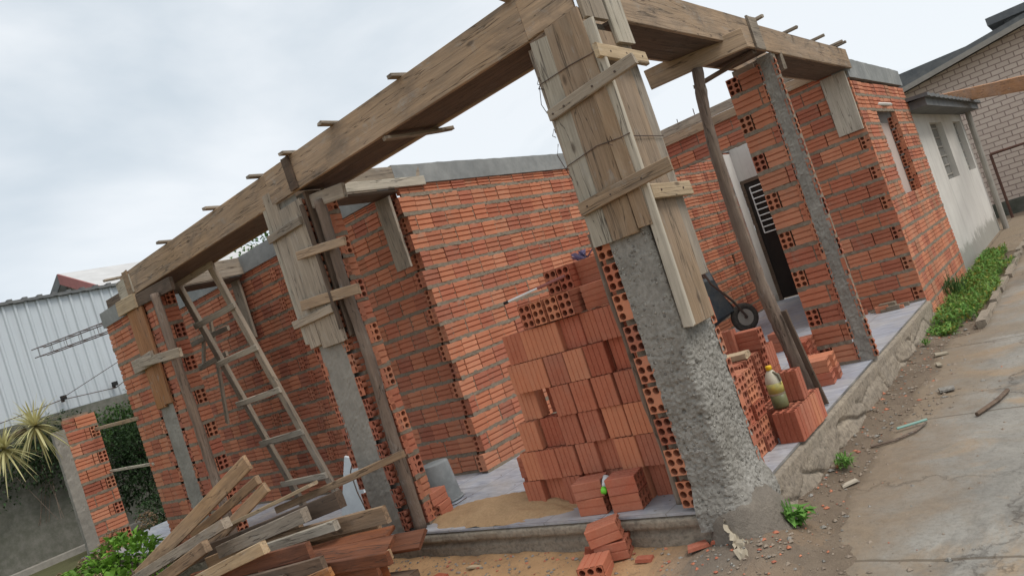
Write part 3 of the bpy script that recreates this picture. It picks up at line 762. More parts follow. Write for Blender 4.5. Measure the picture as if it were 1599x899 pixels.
board('brace', (-1.62, -.02, 2.702), (-1.46, .50, 2.702), .05, .024, RT, 'wood_grey', bf)
rb = thing('beam_formwork', 'timber beam formwork running from the corner column back to the right brick wall', 'formwork', (.05, 2.9, 2.72))
board('side_board', (.030, .44, 2.845), (.030, 2.75, 2.845), .25, .028, UP, 'wood_beam', rb)
board('side_board', (.026, 2.72, 2.835), (.026, 5.72, 2.835), .225, .028, UP, 'wood_beam', rb)
board('side_board', (-.33, .44, 2.85), (-.33, 5.6, 2.85), .24, .028, UP, 'wood_beam', rb)
board('bottom_board', (-.15, .42, 2.742), (-.15, 2.98, 2.742), .33, .026, RT, 'wood_dark', rb)
board('bottom_board', (-.15, 3.22, 2.742), (-.15, 5.58, 2.742), .33, .026, RT, 'wood_dark', rb)
board('lap_board', (.055, 2.60, 2.85), (.055, 2.80, 2.85), .28, .02, UP, 'wood_grey', rb)
for y in (2.85, 3.75, 4.62, 5.35, 5.52):
    board('cleat', (.11, y + fw.uniform(-.04, .04), 2.985), (-.42, y, 2.985), .05, .026, BK, 'wood_grey', rb)
board('hanging_block', (.035, 3.25, 2.66), (-.1, 3.35, 2.66), .16, .03, UP, 'wood_grey', rb)
board('brace', (.02, 2.62, 2.70), (-.55, 2.66, 2.66), .06, .03, BK, 'wood_dark', rb)
# tie beams back to the house corner
for i, (x, lab) in enumerate(((-3.0, 'short timber formwork box tying the middle column back to the house corner'), (-5.95, 'short timber formwork box tying the far left column back to the house wall'))):
    tb = thing('tie_formwork', lab, 'formwork', (x, .9, 2.75))
    board('side_board', (x + .02, .40, 2.80), (x + .02, 1.66 if i == 0 else 1.34, 2.80), .09, .026, UP, 'wood_pale' if i == 0 else 'wood_grey', tb)
    board('side_board', (x + .0, .40, 2.905), (x + .0, 1.70 if i == 0 else 1.34, 2.905), .115, .026, UP, 'wood_grey', tb)
    board('side_board', (x - .30, .40, 2.85), (x - .30, 1.32, 2.85), .2, .026, UP, 'wood_grey', tb)
    board('bottom_board', (x - .14, .41, 2.735), (x - .14, 1.30, 2.735), .28, .024, RT, 'wood_dark', tb)
o = board('formwork_board', (-3.13, 1.20, 2.70), (-3.13, 1.20, 2.02), .20, .03, RT, 'wood_grey'); tag(o, 'grey board hanging upright from the short tie beam at the inner house corner', 'board')
o = board('formwork_board', (-6.10, 1.29, 2.72), (-6.10, 1.29, 2.0), .17, .03, RT, 'wood_grey'); tag(o, 'grey upright board on the recessed brick wall just right of the ladder top', 'board')
o = board('formwork_board', (-.155, 5.58, 2.71), (-.155, 5.58, 2.03), .27, .034, RT, 'wood_pale'); tag(o, 'wide grey board hanging upright under the right end of the side beam', 'board')
lf = thing('lintel_formwork', 'two long weathered boards shuttering the lintel above the back passage opening', 'formwork', (-2.2, 5.55, 2.75))
board('side_board', (-3.0, 5.57, 2.80), (-.36, 5.57, 2.80), .11, .026, UP, 'wood_tan', lf); board('side_board', (-3.0, 5.58, 2.915), (-.36, 5.58, 2.915), .11, .026, UP, 'wood_grey', lf)
mb = MB()
for x in (-2.4, -2.1, -1.85, -1.3): mb.tube([(x, 5.65, 2.8), (x + .01, 5.65, 3.02 + fw.uniform(-.03, .06))], .006, 5)
mb.build('rebar_stub', M['iron'], lf)

# column boxes
def nails(parent, pts, n):
    n = V(n)
    for p in pts: mb = MB(); mb.tube([V(p), V(p) + n * .004], .006, 6); mb.build('nail', M['iron'], parent)
c0 = thing('column_formwork', 'tall boarded timber formwork wrapped around the upper half of the corner column', 'formwork', (0, 0, 1.54))
board('front_board', (-.265, -.022, 1.53), (-.235, -.022, 2.70), .125, .026, RT, 'wood_pale', c0)
board('front_board', (-.115, -.024, 1.53), (-.100, -.024, 2.73), .165, .028, RT, 'wood_brown', c0)
board('front_board', (.015, -.023, 1.545), (.005, -.023, 2.74), .085, .027, RT, 'wood_brown', c0)
board('corner_batten', (.062, -.012, .98), (.075, -.012, 2.66), .06, .03, RT, 'wood_pale', c0)
board('side_board', (.040, .175, .97), (.040, .165, 2.62), .30, .028, BK, 'wood_tan', c0)
board('side_board', (.036, .385, 1.2), (.036, .375, 2.62), .11, .026, BK, 'wood_grey', c0)
board('top_board', (.062, .10, 2.68), (.062, .08, 3.02), .24, .026, BK, 'wood_grey', c0)
board('top_board', (.066, .34, 2.56), (.066, .33, 3.04), .19, .026, BK, 'wood_pale', c0)
board('back_board', (-.352, .2, 1.55), (-.352, .2, 2.70), .34, .026, BK, 'wood_grey', c0)
board('cleat', (-.31, -.05, 2.29), (.27, -.055, 2.345), .065, .026, UP, 'wood_grey', c0)
board('cleat', (-.32, -.05, 1.745), (.27, -.055, 1.79), .075, .03, UP, 'wood_tan', c0)
board('cleat', (.092, -.07, 2.475), (.092, .46, 2.46), .075, .028, UP, 'wood_yellow', c0)
board('cleat', (.088, .00, 1.70), (.088, .47, 1.685), .08, .028, UP, 'wood_yellow', c0)
nails(c0, [(-.28, -.064, 2.29), (-.20, -.064, 2.30), (.15, -.068, 2.33), (.0, -.066, 2.32), (-.26, -.066, 1.75), (-.1, -.066, 1.76), (.1, -.068, 1.775)], (0, -1, 0))
nails(c0, [(.106, .05, 2.47), (.106, .22, 2.47), (.106, .4, 2.465), (.102, .1, 1.70), (.102, .36, 1.69)], (1, 0, 0))
mb = MB(); rw = random.Random(4)
for z, d in ((2.475, .01), (2.0, .03)):
    mb = MB(); mb.tube([(-.355, .3, z), (-.345, -.02, z - .01), (-.31, -.040, z), (-.1, -.041, z + d), (.05, -.044, z + d * .5), (.1, -.03, z + .02), (.07, .05, z + .015), (.062, .42, z + .01)], .0028, 5); mb.build('tie_wire', M['iron'], c0)
for p in ((.0, -.05, 2.02), (-.30, -.045, 2.49), (-.33, -.02, 2.2)):
    q = V(p); mb = MB(); mb.tube([q, q + V((.01, -.02, .02)), q + V((-.02, -.01, -.01)), q + V((.01, -.03, -.03))], .0025, 4); mb.build('wire_end', M['iron'], c0)
mb = MB(); mb.tube([(-.34, -.01, 2.48), (-.36, -.02, 2.38), (-.345, -.015, 2.32)], .0025, 4); mb.build('wire_end', M['iron'], c0); mb = MB(); mb.tube([(-.345, -.01, 2.14), (-.36, -.03, 2.08), (-.34, -.02, 1.98), (-.30, -.03, 1.86)], .0025, 4)
mb.build('wire_end', M['iron'], c0)
c1 = thing('column_formwork', 'wide timber formwork panel on the middle front column, long boards with short cleats', 'formwork', (-2.95, 0, 1.55))
board('front_board', (-3.055, -.022, 1.56), (-3.055, -.022, 2.83), .15, .027, RT, 'wood_grey', c1)
board('front_board', (-2.82, -.024, 1.53), (-2.83, -.024, 2.66), .30, .028, RT, 'wood_grey', c1)
board('front_board', (-3.16, -.020, 1.6), (-3.16, -.020, 2.86), .05, .024, RT, 'wood_pale', c1)
board('side_board', (-2.662, .14, 1.55), (-2.662, .14, 2.70), .26, .026, BK, 'wood_dark', c1)
board('cleat', (-3.19, -.05, 2.49), (-2.72, -.05, 2.50), .065, .026, UP, 'wood_grey', c1)
board('cleat', (-3.22, -.05, 1.78), (-2.68, -.05, 1.79), .065, .028, UP, 'wood_grey', c1)
board('side_batten', (-2.66, -.045, 1.62), (-2.66, -.045, 2.6), .03, .03, RT, 'wood_dark', c1)
o = board('strut_board', (-2.86, -.075, 2.26), (-2.36, .0, 2.215), .065, .026, UP, 'wood_tan'); tag(o, 'upper tan batten nailed between the middle column boards and its bark pole', 'batten')
o = board('strut_board', (-3.02, -.066, 1.895), (-2.36, -.01, 1.85), .08, .026, UP, 'wood_tan'); tag(o, 'lower tan batten nailed between the middle column boards and its bark pole', 'batten')
o = board('crosshead_board', (-2.86, .03, 2.635), (-2.30, .095, 2.58), .11, .03, UP, 'wood_grey'); tag(o, 'thick grey crosshead block on the bark pole under the beam at the middle column', 'board')
c2 = thing('column_formwork', 'narrow orange-brown timber formwork on the far left front column with grey crosspieces', 'formwork', (-5.9, 0, 1.55))
board('front_board', (-5.96, -.022, 1.53), (-5.96, -.022, 2.66), .20, .028, RT, 'wood_new', c2)
board('front_board', (-5.78, -.022, 1.55), (-5.78, -.022, 2.66), .16, .028, RT, 'wood_new', c2)
board('side_board', (-5.66, .12, 1.6), (-5.66, .12, 2.66), .2, .026, BK, 'wood_dark', c2)
board('cleat', (-6.20, -.05, 2.67), (-5.74, -.05, 2.66), .15, .03, UP, 'wood_yellow', c2)
board('cleat', (-6.24, -.055, 2.035), (-5.74, -.055, 2.05), .14, .03, UP, 'wood_grey', c2)
board('cleat', (-5.95, -.095, 2.04), (-4.95, -.150, 1.96), .09, .03, UP, 'wood_grey', c2)
o = board('crosshead_board', (-5.9, -.03, 2.655), (-4.95, -.028, 2.62), .13, .035, UP, 'wood_dark'); tag(o, 'dark crosshead board on the pole under the far left end of the beam', 'board')
o = board('loose_board', (-7.0, .2, 2.84), (-6.05, .15, 2.80), .19, .03, UP, 'wood_dark'); tag(o, 'dark grey board sticking out left of the beam in front of the metal siding', 'board')

# ------------------------------------------------------------------ props
def pole(p0, p1, r0_, r1_, label, seed, mat='bark', name='prop_pole', bend=.02, bow=(0, 0)):
    r = random.Random(seed); mb = MB(); p0, p1 = V(p0), V(p1); d = p1 - p0; Ln = d.length; pts = []; rad = []
    for i in range(61):
        t = i / 60; q_ = p0.lerp(p1, t) - (p0 + p1) / 2; bw = 4 * t * (1 - t); pts.append(q_ + V((noise.noise(V((t * 3, seed, 0))) * bend + bow[0] * bw, noise.noise(V((t * 3, seed, 5))) * bend + bow[1] * bw, 0))); rad.append((r0_ + (r1_ - r0_) * t) * (1 + .13 * noise.noise(V((t * 9, seed, 9))) + .08 * noise.noise(V((t * 31, seed, 2)))))
    # knots
    mb.tube(pts, rad, 16, rough=.07, rng=r)
    mb.v = [(v[2], v[0], v[1]) for v in mb.v]           # length along local X for the grain
    q = Matrix(((0, 1, 0, 0), (0, 0, 1, 0), (1, 0, 0, 0), (0, 0, 0, 1))); q.translation = (p0 + p1) / 2
    o = mb.build(name, M[mat], None, q, smooth=True); return tag(o, label, 'pole', 'timber props under the beams')
pole((-2.625, .055, .0), (-2.565, .05, 2.60), .046, .04, 'rough bark pole propping the beam just right of the middle column', 61)
pole((-5.15, -.10, -.27), (-5.24, -.085, 2.60), .048, .042, 'dark pole propping the beam just right of the far left column', 62, 'bark')
pole((-.428, .13, .0), (-.422, .13, 1.62), .022, .017, 'thin bark pole against the left edge of the corner column', 63)
ps = thing('prop_post', 'leaning bark post with a T-shaped crosshead board holding up the side beam', 'prop', (-.12, 1.85, 0), 'timber props under the beams')
o = pole((-.105, 1.82, .0), (-.16, 1.82, 2.60), .054, .038, None, 64, bow=(-.115, .0)); del o['category'], o['group']; o.name = 'post'
mwp = WM.get('post') or o.matrix_basis.copy(); put(o, mwp, ps)
board('crosshead', (-.50, 1.70, 2.66), (.17, 2.02, 2.69), .15, .035, UP, 'wood_tan', ps)
o = board('wedge_batten', (-.045, 1.76, .01), (-.13, 1.80, .72), .04, .025, RT, 'wood_dark'); tag(o, 'thin dark batten standing against the foot of the leaning post', 'batten')

# ladder leaning against the beam
ld = thing('wooden_ladder', 'home-made wooden ladder leaning on the beam between the left and middle columns', 'ladder', (-5.2, .9, 0))
lt, lb_ = V((0, .36, 2.78)), V((0, .93, 0.0))
def lp(x, t): q = lb_.lerp(lt, t); return (x, q.y, q.z)
board('rail', lp(-5.55, 0), lp(-5.64, .99), .09, .045, RT, 'wood_grey', ld); board('rail', lp(-4.84, 0), lp(-4.91, 1.05), .09, .045, RT, 'wood_grey', ld)
for t, dx in ((.12, 0), (.30, .02), (.475, -.02), (.645, .01), (.81, 0), (.975, 0)):
    a, b = V(lp(-5.68 + dx, t)), V(lp(-4.80, t + fw.uniform(-.008, .008))); off = V((0, -.035, -.006))
    board('rung', a + off, b + off, .062, .024, (0, -.2, 1), 'wood_pale', ld)
# small trestle with thin post behind the ladder
tr = thing('trestle_frame', 'small grey wooden frame with a thin long leg behind the ladder', 'trestle', (-6.2, .9, 1.2))
board('leg', (-6.45, .85, 1.14), (-6.10, .85, 2.36), .05, .03, RT, 'wood_grey', tr); board('leg', (-6.62, .87, 1.85), (-6.40, .87, 2.2), .05, .03, RT, 'wood_pale', tr)
board('crosspiece', (-6.75, .83, 2.16), (-5.75, .83, 2.16), .06, .03, UP, 'wood_grey', tr); board('crosspiece', (-6.65, .83, 1.86), (-5.95, .83, 1.9), .06, .03, UP, 'wood_grey', tr)

# rebar and small lines
rbar = thing('rebar_cage', 'thin steel rebar cage sticking out left of the beam before the metal siding', 'rebar', (-8, .1, 2.7))
mb = MB()
for y in (.05, .2):
    mb = MB(); mb.tube([(-9.35, y, 2.88), (-6.7, y, 2.66)], .007, 5); mb.build('bar', M['iron'], rbar); mb = MB(); mb.tube([(-9.3, y, 2.76), (-6.7, y, 2.55)], .007, 5); mb.build('bar', M['iron'], rbar)
for i in range(5):
    x = -9.1 + i * .5; z = 2.86 - i * .0415
    mb = MB(); mb.tube([(x, .05, z), (x, .2, z), (x, .2, z - .12), (x, .05, z - .12), (x, .05, z)], .004, 4); mb.build('stirrup', M['iron'], rbar)
for p0, p1, lab, r_ in (((-8.98, .38, 1.60), (-6.65, .0, 1.52), 'upper brown stick bridging the pillar and the left brick stub', .022), ((-8.98, .40, 1.0), (-6.62, .0, .99), 'lower pale stick bridging the pillar and the left brick stub', .016)):
    o = board('stick', p0, p1, r_ * 2, r_ * 1.3, UP, 'wood_tan' if r_ > .02 else 'wood_pale'); tag(o, lab, 'stick')

# ------------------------------------------------------------------ loose bricks
BLX, BHT, BWD = .195, .155, .102
def loose_mesh(seed):
    """hollow brick, length along X, height along Z (wide face), width along Y; holes in both ends"""
    r = random.Random(seed); mb = MB(); col = tint(r, PAL + [(.44, .135, .075), (.42, .12, .07)]); x = BLX / 2; hz, hy = BHT / 2, BWD / 2
    pf = []
    def side(p, q, g, nrm):
        for i in range(g):
            for s, d in ((-1, 0), (-.7, 1), (.7, 1), (1, 0)):
                t = (i + 1) / (g + 1) + s * .0055 / abs((V(q) - V(p)).length); a = V(p).lerp(V(q), t) - V(nrm) * (.004 * d); pf.append((a.x, a.y))
    c = .004
    P = [(-hy + c, -hz), (hy - c, -hz), (hy, -hz + c), (hy, hz - c), (hy - c, hz), (-hy + c, hz), (-hy, hz - c), (-hy, -hz + c)]
    pf.append(P[0]); side(P[0], P[1], 1, (0, -1)); pf.append(P[1]); pf.append(P[2]); side(P[2], P[3], 3, (1, 0)); pf.append(P[3]); pf.append(P[4]); side(P[4], P[5], 1, (0, 1)); pf.append(P[5]); pf.append(P[6]); side(P[6], P[7], 3, (-1, 0)); pf.append(P[7])
    k = len(pf); js = [r.uniform(-.0015, .0015) for _ in range(k)]
    vs = [(-x + js[i], a, b) for i, (a, b) in enumerate(pf)] + [(x + js[i], a, b) for i, (a, b) in enumerate(pf)]
    mb.add(vs, [(i, (i + 1) % k, k + (i + 1) % k, k + i) for i in range(k)], 0, col)
    e_ = .003; w_, h = BWD - 2 * e_, BHT - 2 * e_
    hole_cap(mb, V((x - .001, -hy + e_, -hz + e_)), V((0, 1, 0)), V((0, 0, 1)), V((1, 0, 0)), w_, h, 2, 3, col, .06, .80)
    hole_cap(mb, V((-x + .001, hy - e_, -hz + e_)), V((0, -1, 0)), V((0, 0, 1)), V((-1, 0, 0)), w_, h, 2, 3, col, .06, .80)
    o = mb.build('hollow_brick', M['loose']); me = o.data; bpy.data.objects.remove(o); return me
LM = [loose_mesh(100 + i) for i in range(9)]
lr = random.Random(71)
def brick(x, y, z, label, group, rz=0.0, up='flat', tilt=0.0, jit=.004):
    """z = underside. flat: on its wide side; edge: wide side upright; end: standing on end (wide face to the front at rz = 0)"""
    o = bpy.data.objects.new('hollow_brick', lr.choice(LM)); COL.objects.link(o)
    if up == 'end': R = Matrix.Rotation(PI / 2, 4, 'Y') ; hh = BLX / 2; R = Matrix.Rotation(0, 4, 'Z') @ R
    elif up == 'edge': R = Matrix.Identity(4); hh = BHT / 2
    else: R = Matrix.Rotation(PI / 2, 4, 'X'); hh = BWD / 2
    m = Matrix.Translation(V((x + lr.uniform(-jit, jit), y + lr.uniform(-jit, jit), z + hh))) @ Matrix.Rotation(rz + lr.uniform(-.03, .03) * (jit / .004), 4, 'Z') @ Matrix.Rotation(tilt, 4, 'Y') @ R
    put(o, m); return tag(o, label, 'brick', group)
# tall stack: bricks on end, six rows, wide faces to the street (local Y -> after 'end' the wide face looks along Y)
G1 = 'hollow bricks of the tall stack behind the corner column'
for row in range(6):
    xl = -1.66 + row * .048; xr = -.50; pitch = .164; n_ = int((xr - xl) / pitch + .5); pitch = (xr - xl) / n_
    for i in range(n_):
        yy = .30 + lr.uniform(-.012, .012) + (.05 if lr.random() < .12 else 0)
        if row == 3 and i == 1: yy += .16
        o = brick(xl + pitch * (i + .5), yy, row * .199, 'upright red brick, %s from left in the %s row up of the tall stack' % (ORD[i], ORD[row]), G1, 0, 'end', 0, .005)
        if row > 0 or i < 2: 
            pass
# second layer, seen past the ends and over the top
for i in range(6):
    brick(-1.30 + i * .165, .42, 5 * .199, 'upright hollow brick in the rear layer of the tall stack, %s from left' % ORD[i], G1, 0, 'end')
for j, row in enumerate((1, 3, 4)):
    brick(-.44, .36, row * .199, 'upright hollow brick set back in the gap beside the thin pole, %s one up' % ORD[j], G1, 0, 'end')
zt = 6 * .199 + .003
for i in range(4): brick(-1.15 + i * .108, .33, zt, 'brick on edge atop the tall stack, %s from left, holes facing front' % ORD[i], G1, PI / 2, 'edge')
for i in range(2): brick(-.66 + i * .17, .40, zt, 'hollow brick atop the tall stack showing its ribbed side, %s of two' % ('left', 'right')[i], G1, .25, 'edge')
for i in range(2): brick(-.93 + i * .105, .42, zt + .157, 'topmost hollow brick with open holes on the tall stack, %s of two' % ('left', 'right')[i], G1, PI / 2, 'edge')
for i in range(2): brick(-.70 + i * .2, .46, zt + .157, 'topmost hollow brick lying ribbed side out by the column, %s of two' % ('left', 'right')[i], G1, .1, 'edge')
brick(-1.78, .56, .0, 'lower hollow brick at the left foot of the tall stack, ribbed side out', G1, .1, 'edge'); brick(-1.76, .53, .157, 'upper loose hollow brick leaning at the left foot of the tall stack', G1, .3, 'edge', .05)
# two small piles on the porch edge in front of the stack
G2 = 'loose bricks on the porch edge'
for i in range(2):
    brick(-1.00, .13, i * .104, 'brick in the left low pile on the porch edge, %s layer' % ('lower', 'upper')[i], G2, .10 + .12 * i, 'flat')
    brick(-.755, .145, i * .104, 'brick in the right low pile on the porch edge, %s layer' % ('lower', 'upper')[i], G2, .12 + .04 * i, 'flat')
brick(-2.66, .30, .0, 'lower brick of the pair between the bark pole and the upturned bucket', G2, -1.25, 'flat'); brick(-2.68, .29, .104, 'upper brick of the pair between the bark pole and the upturned bucket', G2, -1.45, 'flat')
# bricks lying in the sand before the porch
G3 = 'bricks fallen in the sand before the porch'
brick(-.81, -.30, hgt(-.8, -.3) + .005, 'front red brick with holes facing the viewer lying in the sand below the porch', G3, -1.25, 'flat', 0)
brick(-.80, -.10, hgt(-.8, -.1) + .005, 'rear red brick lying flat in the sand below the porch', G3, .35, 'flat', 0)
brick(-.82, -.11, hgt(-.8, -.1) + .110, 'tilted red brick resting on another in the sand below the porch', G3, .45, 'flat', -.12)
brick(-6.72, -.04, .0, 'red brick lying at the foot of the far left brick stub', 'bricks lying on the porch floor', .1, 'flat')
# right-hand stacks
G4 = 'hollow bricks stacked along the side edge of the porch'
for l in range(5):
    for i in range(3):
        brick(-.255 + lr.uniform(-.012, .012), .63 + i * .158, l * .103, 'flat brick, %s from front in %s layer up of the pile beside the jug' % (ORD[i], ORD[l]), G4, 0, 'flat')
for i in range(5):
    brick(-.04, 1.04 + i * .104, 0, 'standing brick on the porch edge beside the jug, %s from front' % ORD[i], G4, 0, 'end')
    if i < 4: brick(-.205, 1.19 + i * .104, 0, 'standing brick in the inner row behind the jug, %s from front' % ORD[i], G4, 0, 'end')
brick(-.05, 1.29, .199, 'single standing brick on the upper tier right behind the jug', G4, .06, 'end')
for y_ in range(4):
    for l in range(3): brick(-.52, 1.45 + y_ * .158, l * .157, 'brick on edge, %s from front in %s layer up, under the wood offcut' % (ORD[y_], ORD[l]), G4, 0, 'edge')
brick(-.69, 1.86, .0, 'base brick behind the pile under the wood offcut', G4, 0, 'edge'); brick(-.73, 1.80, .157, 'second brick behind the pile under the wood offcut', G4, 0, 'edge'); brick(-.73, 1.80, .314, 'third brick behind the pile under the wood offcut', G4, 0, 'edge')
brick(-.66, 1.87, .472, 'standing brick at the top left beside the wood offcut', G4, .05, 'end'); brick(-.50, 1.92, .472, 'top brick with holes facing out behind the wood offcut', G4, 0, 'edge')
o = board('wood_offcut', (-.68, 1.60, .498), (-.42, 1.63, .498), .13, .045, (0, 1, 0), 'wood_yellow'); tag(o, 'short thick pale wood offcut lying on the bricks right of the corner column', 'wood offcut')
for i in range(3):
    for t_, nm in enumerate(('lower', 'upper')):
        brick(-.70, 2.38 + i * .105, t_ * .199, '%s standing brick in the tall cluster left of the post, %s from front' % (nm, ORD[i]), G4, .05, 'end')
        if i < 2: brick(-.87, 2.40 + i * .105, t_ * .199, '%s standing brick at the back left of the tall cluster, %s from front' % (nm, ORD[i]), G4, .05, 'end')
for i in range(2):
    for l in range(3): brick(-.50, 2.82 + i * .158, l * .104, 'flat brick with holes out behind the post, %s from front in %s layer' % (ORD[i], ORD[l]), G4, .1, 'flat')
for l in range(2): brick(-1.22, 4.35, l * .104, 'flat ribbed brick on the tiles nearest the wheelbarrow, %s layer' % ('lower', 'upper')[l], G4, .15 - .2 * l, 'flat')
for i in range(2):
    brick(-.25, 2.42 + i * .16, 0, 'lower flat brick right of the post foot, %s from front' % ORD[i], G4, .15, 'flat'); brick(-.26, 2.42 + i * .16, .104, 'upper flat brick right of the post foot, %s from front' % ORD[i], G4, .15, 'flat')
    brick(-.43, 2.60 + i * .11, 0, 'standing brick between the post foot and the slim column, %s from front' % ORD[i], G4, 0, 'end')

# ------------------------------------------------------------------ small objects
bt = thing('plastic_bottle', 'dirty white plastic jug with yellow cap and green liquid standing on the bricks', 'bottle', (-.09, 1.12, .199))
def lathe(prof, seg=20):
    mb = MB()
    for r_, z in prof:
        for k in range(seg): mb.v.append((r_ * math.cos(2 * PI * k / seg), r_ * math.sin(2 * PI * k / seg), z))
    for i in range(len(prof) - 1):
        for k in range(seg): mb.f.append((i * seg + k, i * seg + (k + 1) % seg, (i + 1) * seg + (k + 1) % seg, (i + 1) * seg + k)); mb.m.append(0); mb.c.append((1, 1, 1))
    mb.f.append(tuple(range(seg))[::-1]); mb.m.append(0); mb.c.append((1, 1, 1)); mb.f.append(tuple((len(prof) - 1) * seg + k for k in range(seg))); mb.m.append(0); mb.c.append((1, 1, 1))
    return mb
bm_ = Matrix.Translation(V((-.09, 1.12, .201)))
mb = lathe([(.048, 0), (.052, .01), (.052, .09)]); mb.v = [(x, y * .85, z) for x, y, z in mb.v]; mb.build('body_lower', m_plain('oil_green', (.10, .11, .05), (.16, .15, .07), 9, .4, 0), bt, bm_, True)
mb = lathe([(.0522, .088), (.0522, .17), (.047, .20), (.03, .235), (.018, .25), (.018, .26)]); mb.v = [(x, y * .85, z) for x, y, z in mb.v]; mb.build('body', m_plain('jug_white', (.62, .57, .45), (.5, .45, .34), 7, .45, 0), bt, bm_, True)
mb = lathe([(.0528, .10), (.0528, .165)]); mb.v = [(x, y * .86, z) for x, y, z in mb.v]; mb.build('label', m_plain('jug_label', (.24, .25, .13), (.55, .42, .08), 14, .5, 0), bt, bm_, True)
mb = lathe([(.020, .252), (.020, .275), (.018, .279)]); mb.build('cap', m_plain('cap_yellow', (.80, .50, .02), (.7, .42, .02), 7, .4, 0), bt, bm_, True)
mb = MB(); mb.tube([(.02, -.01, .235), (.052, -.015, .215), (.056, -.015, .18), (.045, -.01, .155)], .009, 8); mb.build('handle', m_plain('jug_handle', (.10, .09, .06), (.2, .18, .13), 7, .5, 0), bt, bm_, True)
bk = thing('mortar_bucket', 'grey cement-crusted bucket standing upside down on the tiles near the bark pole', 'bucket', (-2.92, .62, 0))
mb = lathe([(.155, 0), (.150, .01), (.145, .05), (.122, .325), (.118, .333)], 28); mb.build('shell', M['bucket'], bk, Matrix.Translation(V((-2.92, .62, 0.002))), True)
mb = MB(); mb.tube([(.155 * math.cos(t) , .155 * math.sin(t), .012) for t in lin(0, 2 * PI, 28)], .008, 6); mb.build('rim', M['bucket'], bk, Matrix.Translation(V((-2.92, .62, 0.002))), True)
mb = MB(); mb.tube([(.16, 0, .02), (.22, -.10, .012), (.30, -.02, .012), (.24, .10, .012)], .004, 5); mb.build('bail_handle', M['iron'], bk, Matrix.Translation(V((-2.92, .62, 0.002))) @ Matrix.Rotation(-.4, 4, 'Z'))
wb = thing('white_offcut', 'tapering white offcut board leaning against the middle column with a dark cord hanging over it', 'board', (-3.9, .45, 0))
mb = MB(); q = [(-4.16, .42, .005), (-3.72, .42, .005), (-3.80, .52, .51), (-3.96, .52, .555)]
mb.add([V(a) for a in q] + [V(a) + V((0, .02, .005)) for a in q], [(0, 1, 2, 3), (7, 6, 5, 4), (0, 4, 5, 1), (1, 5, 6, 2), (2, 6, 7, 3), (3, 7, 4, 0)]); mb.build('sheet', M['white_foam'], wb)
mb = MB(); mb.tube([(-3.78, .52, .58), (-3.84, .45, .42), (-3.76, .40, .25), (-3.66, .36, .1), (-3.60, .33, .0)], .006, 5); mb.build('cord', M['iron'], wb)
# green-capped glue bottle between the two low piles
gb = thing('glue_bottle', 'tiny crumpled clear bottle with bright green cap wedged between the two low brick piles', 'bottle', (-.86, .12, .17))
gm = Matrix.Translation(V((-.865, .085, .165))) @ Matrix.Rotation(2.3, 4, 'X')
lathe([(.022, .0), (.024, .03), (.02, .06), (.012, .075)], 12).build('body', m_plain('clear_plastic', (.6, .62, .62), (.5, .5, .5), 9, .3, 0), gb, gm @ Matrix.Translation(V((0, 0, -.06))), True)
lathe([(.019, 0), (.021, .02), (.015, .036)], 12).build('cap', m_plain('cap_green', (.18, .62, .05), (.15, .5, .05), 7, .4, 0), gb, gm @ Matrix.Translation(V((0, 0, .014))), True)
# brush handle and rag on top of the stack
br_ = thing('paint_roller_stick', 'red and white stick with black tip lying atop the tall brick stack', 'stick', (-1.0, .2, 1.4))
mb = MB(); mb.tube([(-1.20, .17, 1.405), (-.98, .22, 1.425)], .008, 8); mb.build('shaft', M['white_paint'], br_); mb = MB(); mb.tube([(-.98, .22, 1.425), (-.78, .262, 1.443)], .010, 8); mb.build('grip', M['red_fascia'], br_)
mb = MB(); mb.tube([(-1.235, .163, 1.402), (-1.20, .17, 1.405)], .010, 8); mb.build('tip', M['dark'], br_)
mb = MB()
for i in range(14):
    a = lr.uniform(0, 2 * PI); p = V((lr.uniform(-.04, .04), lr.uniform(-.03, .03), 0)); q = p + V((math.cos(a) * .05, math.sin(a) * .04, lr.uniform(.02, .06))); s = p.cross(V((0, 0, 1))).normalized() * .025 if p.length > .001 else V((.02, 0, 0))
    mb.add([p - s, p + s, q + s * .8, q - s * .6], [(0, 1, 2, 3)])
o = mb.build('plastic_rag', m_plain('purple_plastic', (.16, .13, .26), (.28, .24, .36), 12, .5, 0), None, Matrix.Translation(V((-.72, .44, zt + .315)))); tag(o, 'crumpled purple plastic rag lying on the very top of the brick stack', 'rag')

# wheelbarrow tipped up against the long wall
wbw = thing('wheelbarrow', 'old dark wheelbarrow tipped upright against the long brick wall near the back door', 'wheelbarrow', (-2.5, 6.4, 0))
wc = V((-2.42, 6.42, .21)); mb = MB()
def torus(mb, c, ax, R_, r_, seg=28, s2=8):
    a = V(ax).normalized(); u = a.orthogonal().normalized(); v_ = a.cross(u); o = len(mb.v)
    for i in range(seg):
        t = 2 * PI * i / seg; d = u * math.cos(t) + v_ * math.sin(t)
        for k in range(s2): p = 2 * PI * k / s2; mb.v.append(tuple(c + d * (R_ + r_ * math.cos(p)) + a * r_ * math.sin(p)))
    for i in range(seg):
        for k in range(s2): mb.f.append((o + i * s2 + k, o + ((i + 1) % seg) * s2 + k, o + ((i + 1) % seg) * s2 + (k + 1) % s2, o + i * s2 + (k + 1) % s2)); mb.m.append(0); mb.c.append((1, 1, 1))
AX = V((.75, -.66, .05)).normalized()
wheel = None
torus(mb, wc, AX, .155, .052); wheel = mb.build('wheel', M['rubber'], wbw, smooth=True)
mb = MB(); u_ = AX.orthogonal().normalized(); v__ = AX.cross(u_)
mb.tube([wc - AX * .035, wc + AX * .035], .125, 24); mb.build('rim', M['pvc'], wheel); mb = MB(); mb.tube([wc - AX * .07, wc + AX * .07], .02, 10); mb.build('hub', M['iron'], wheel)
mb = MB()   # tray: open tapered tub lying on its side, mouth to the wall
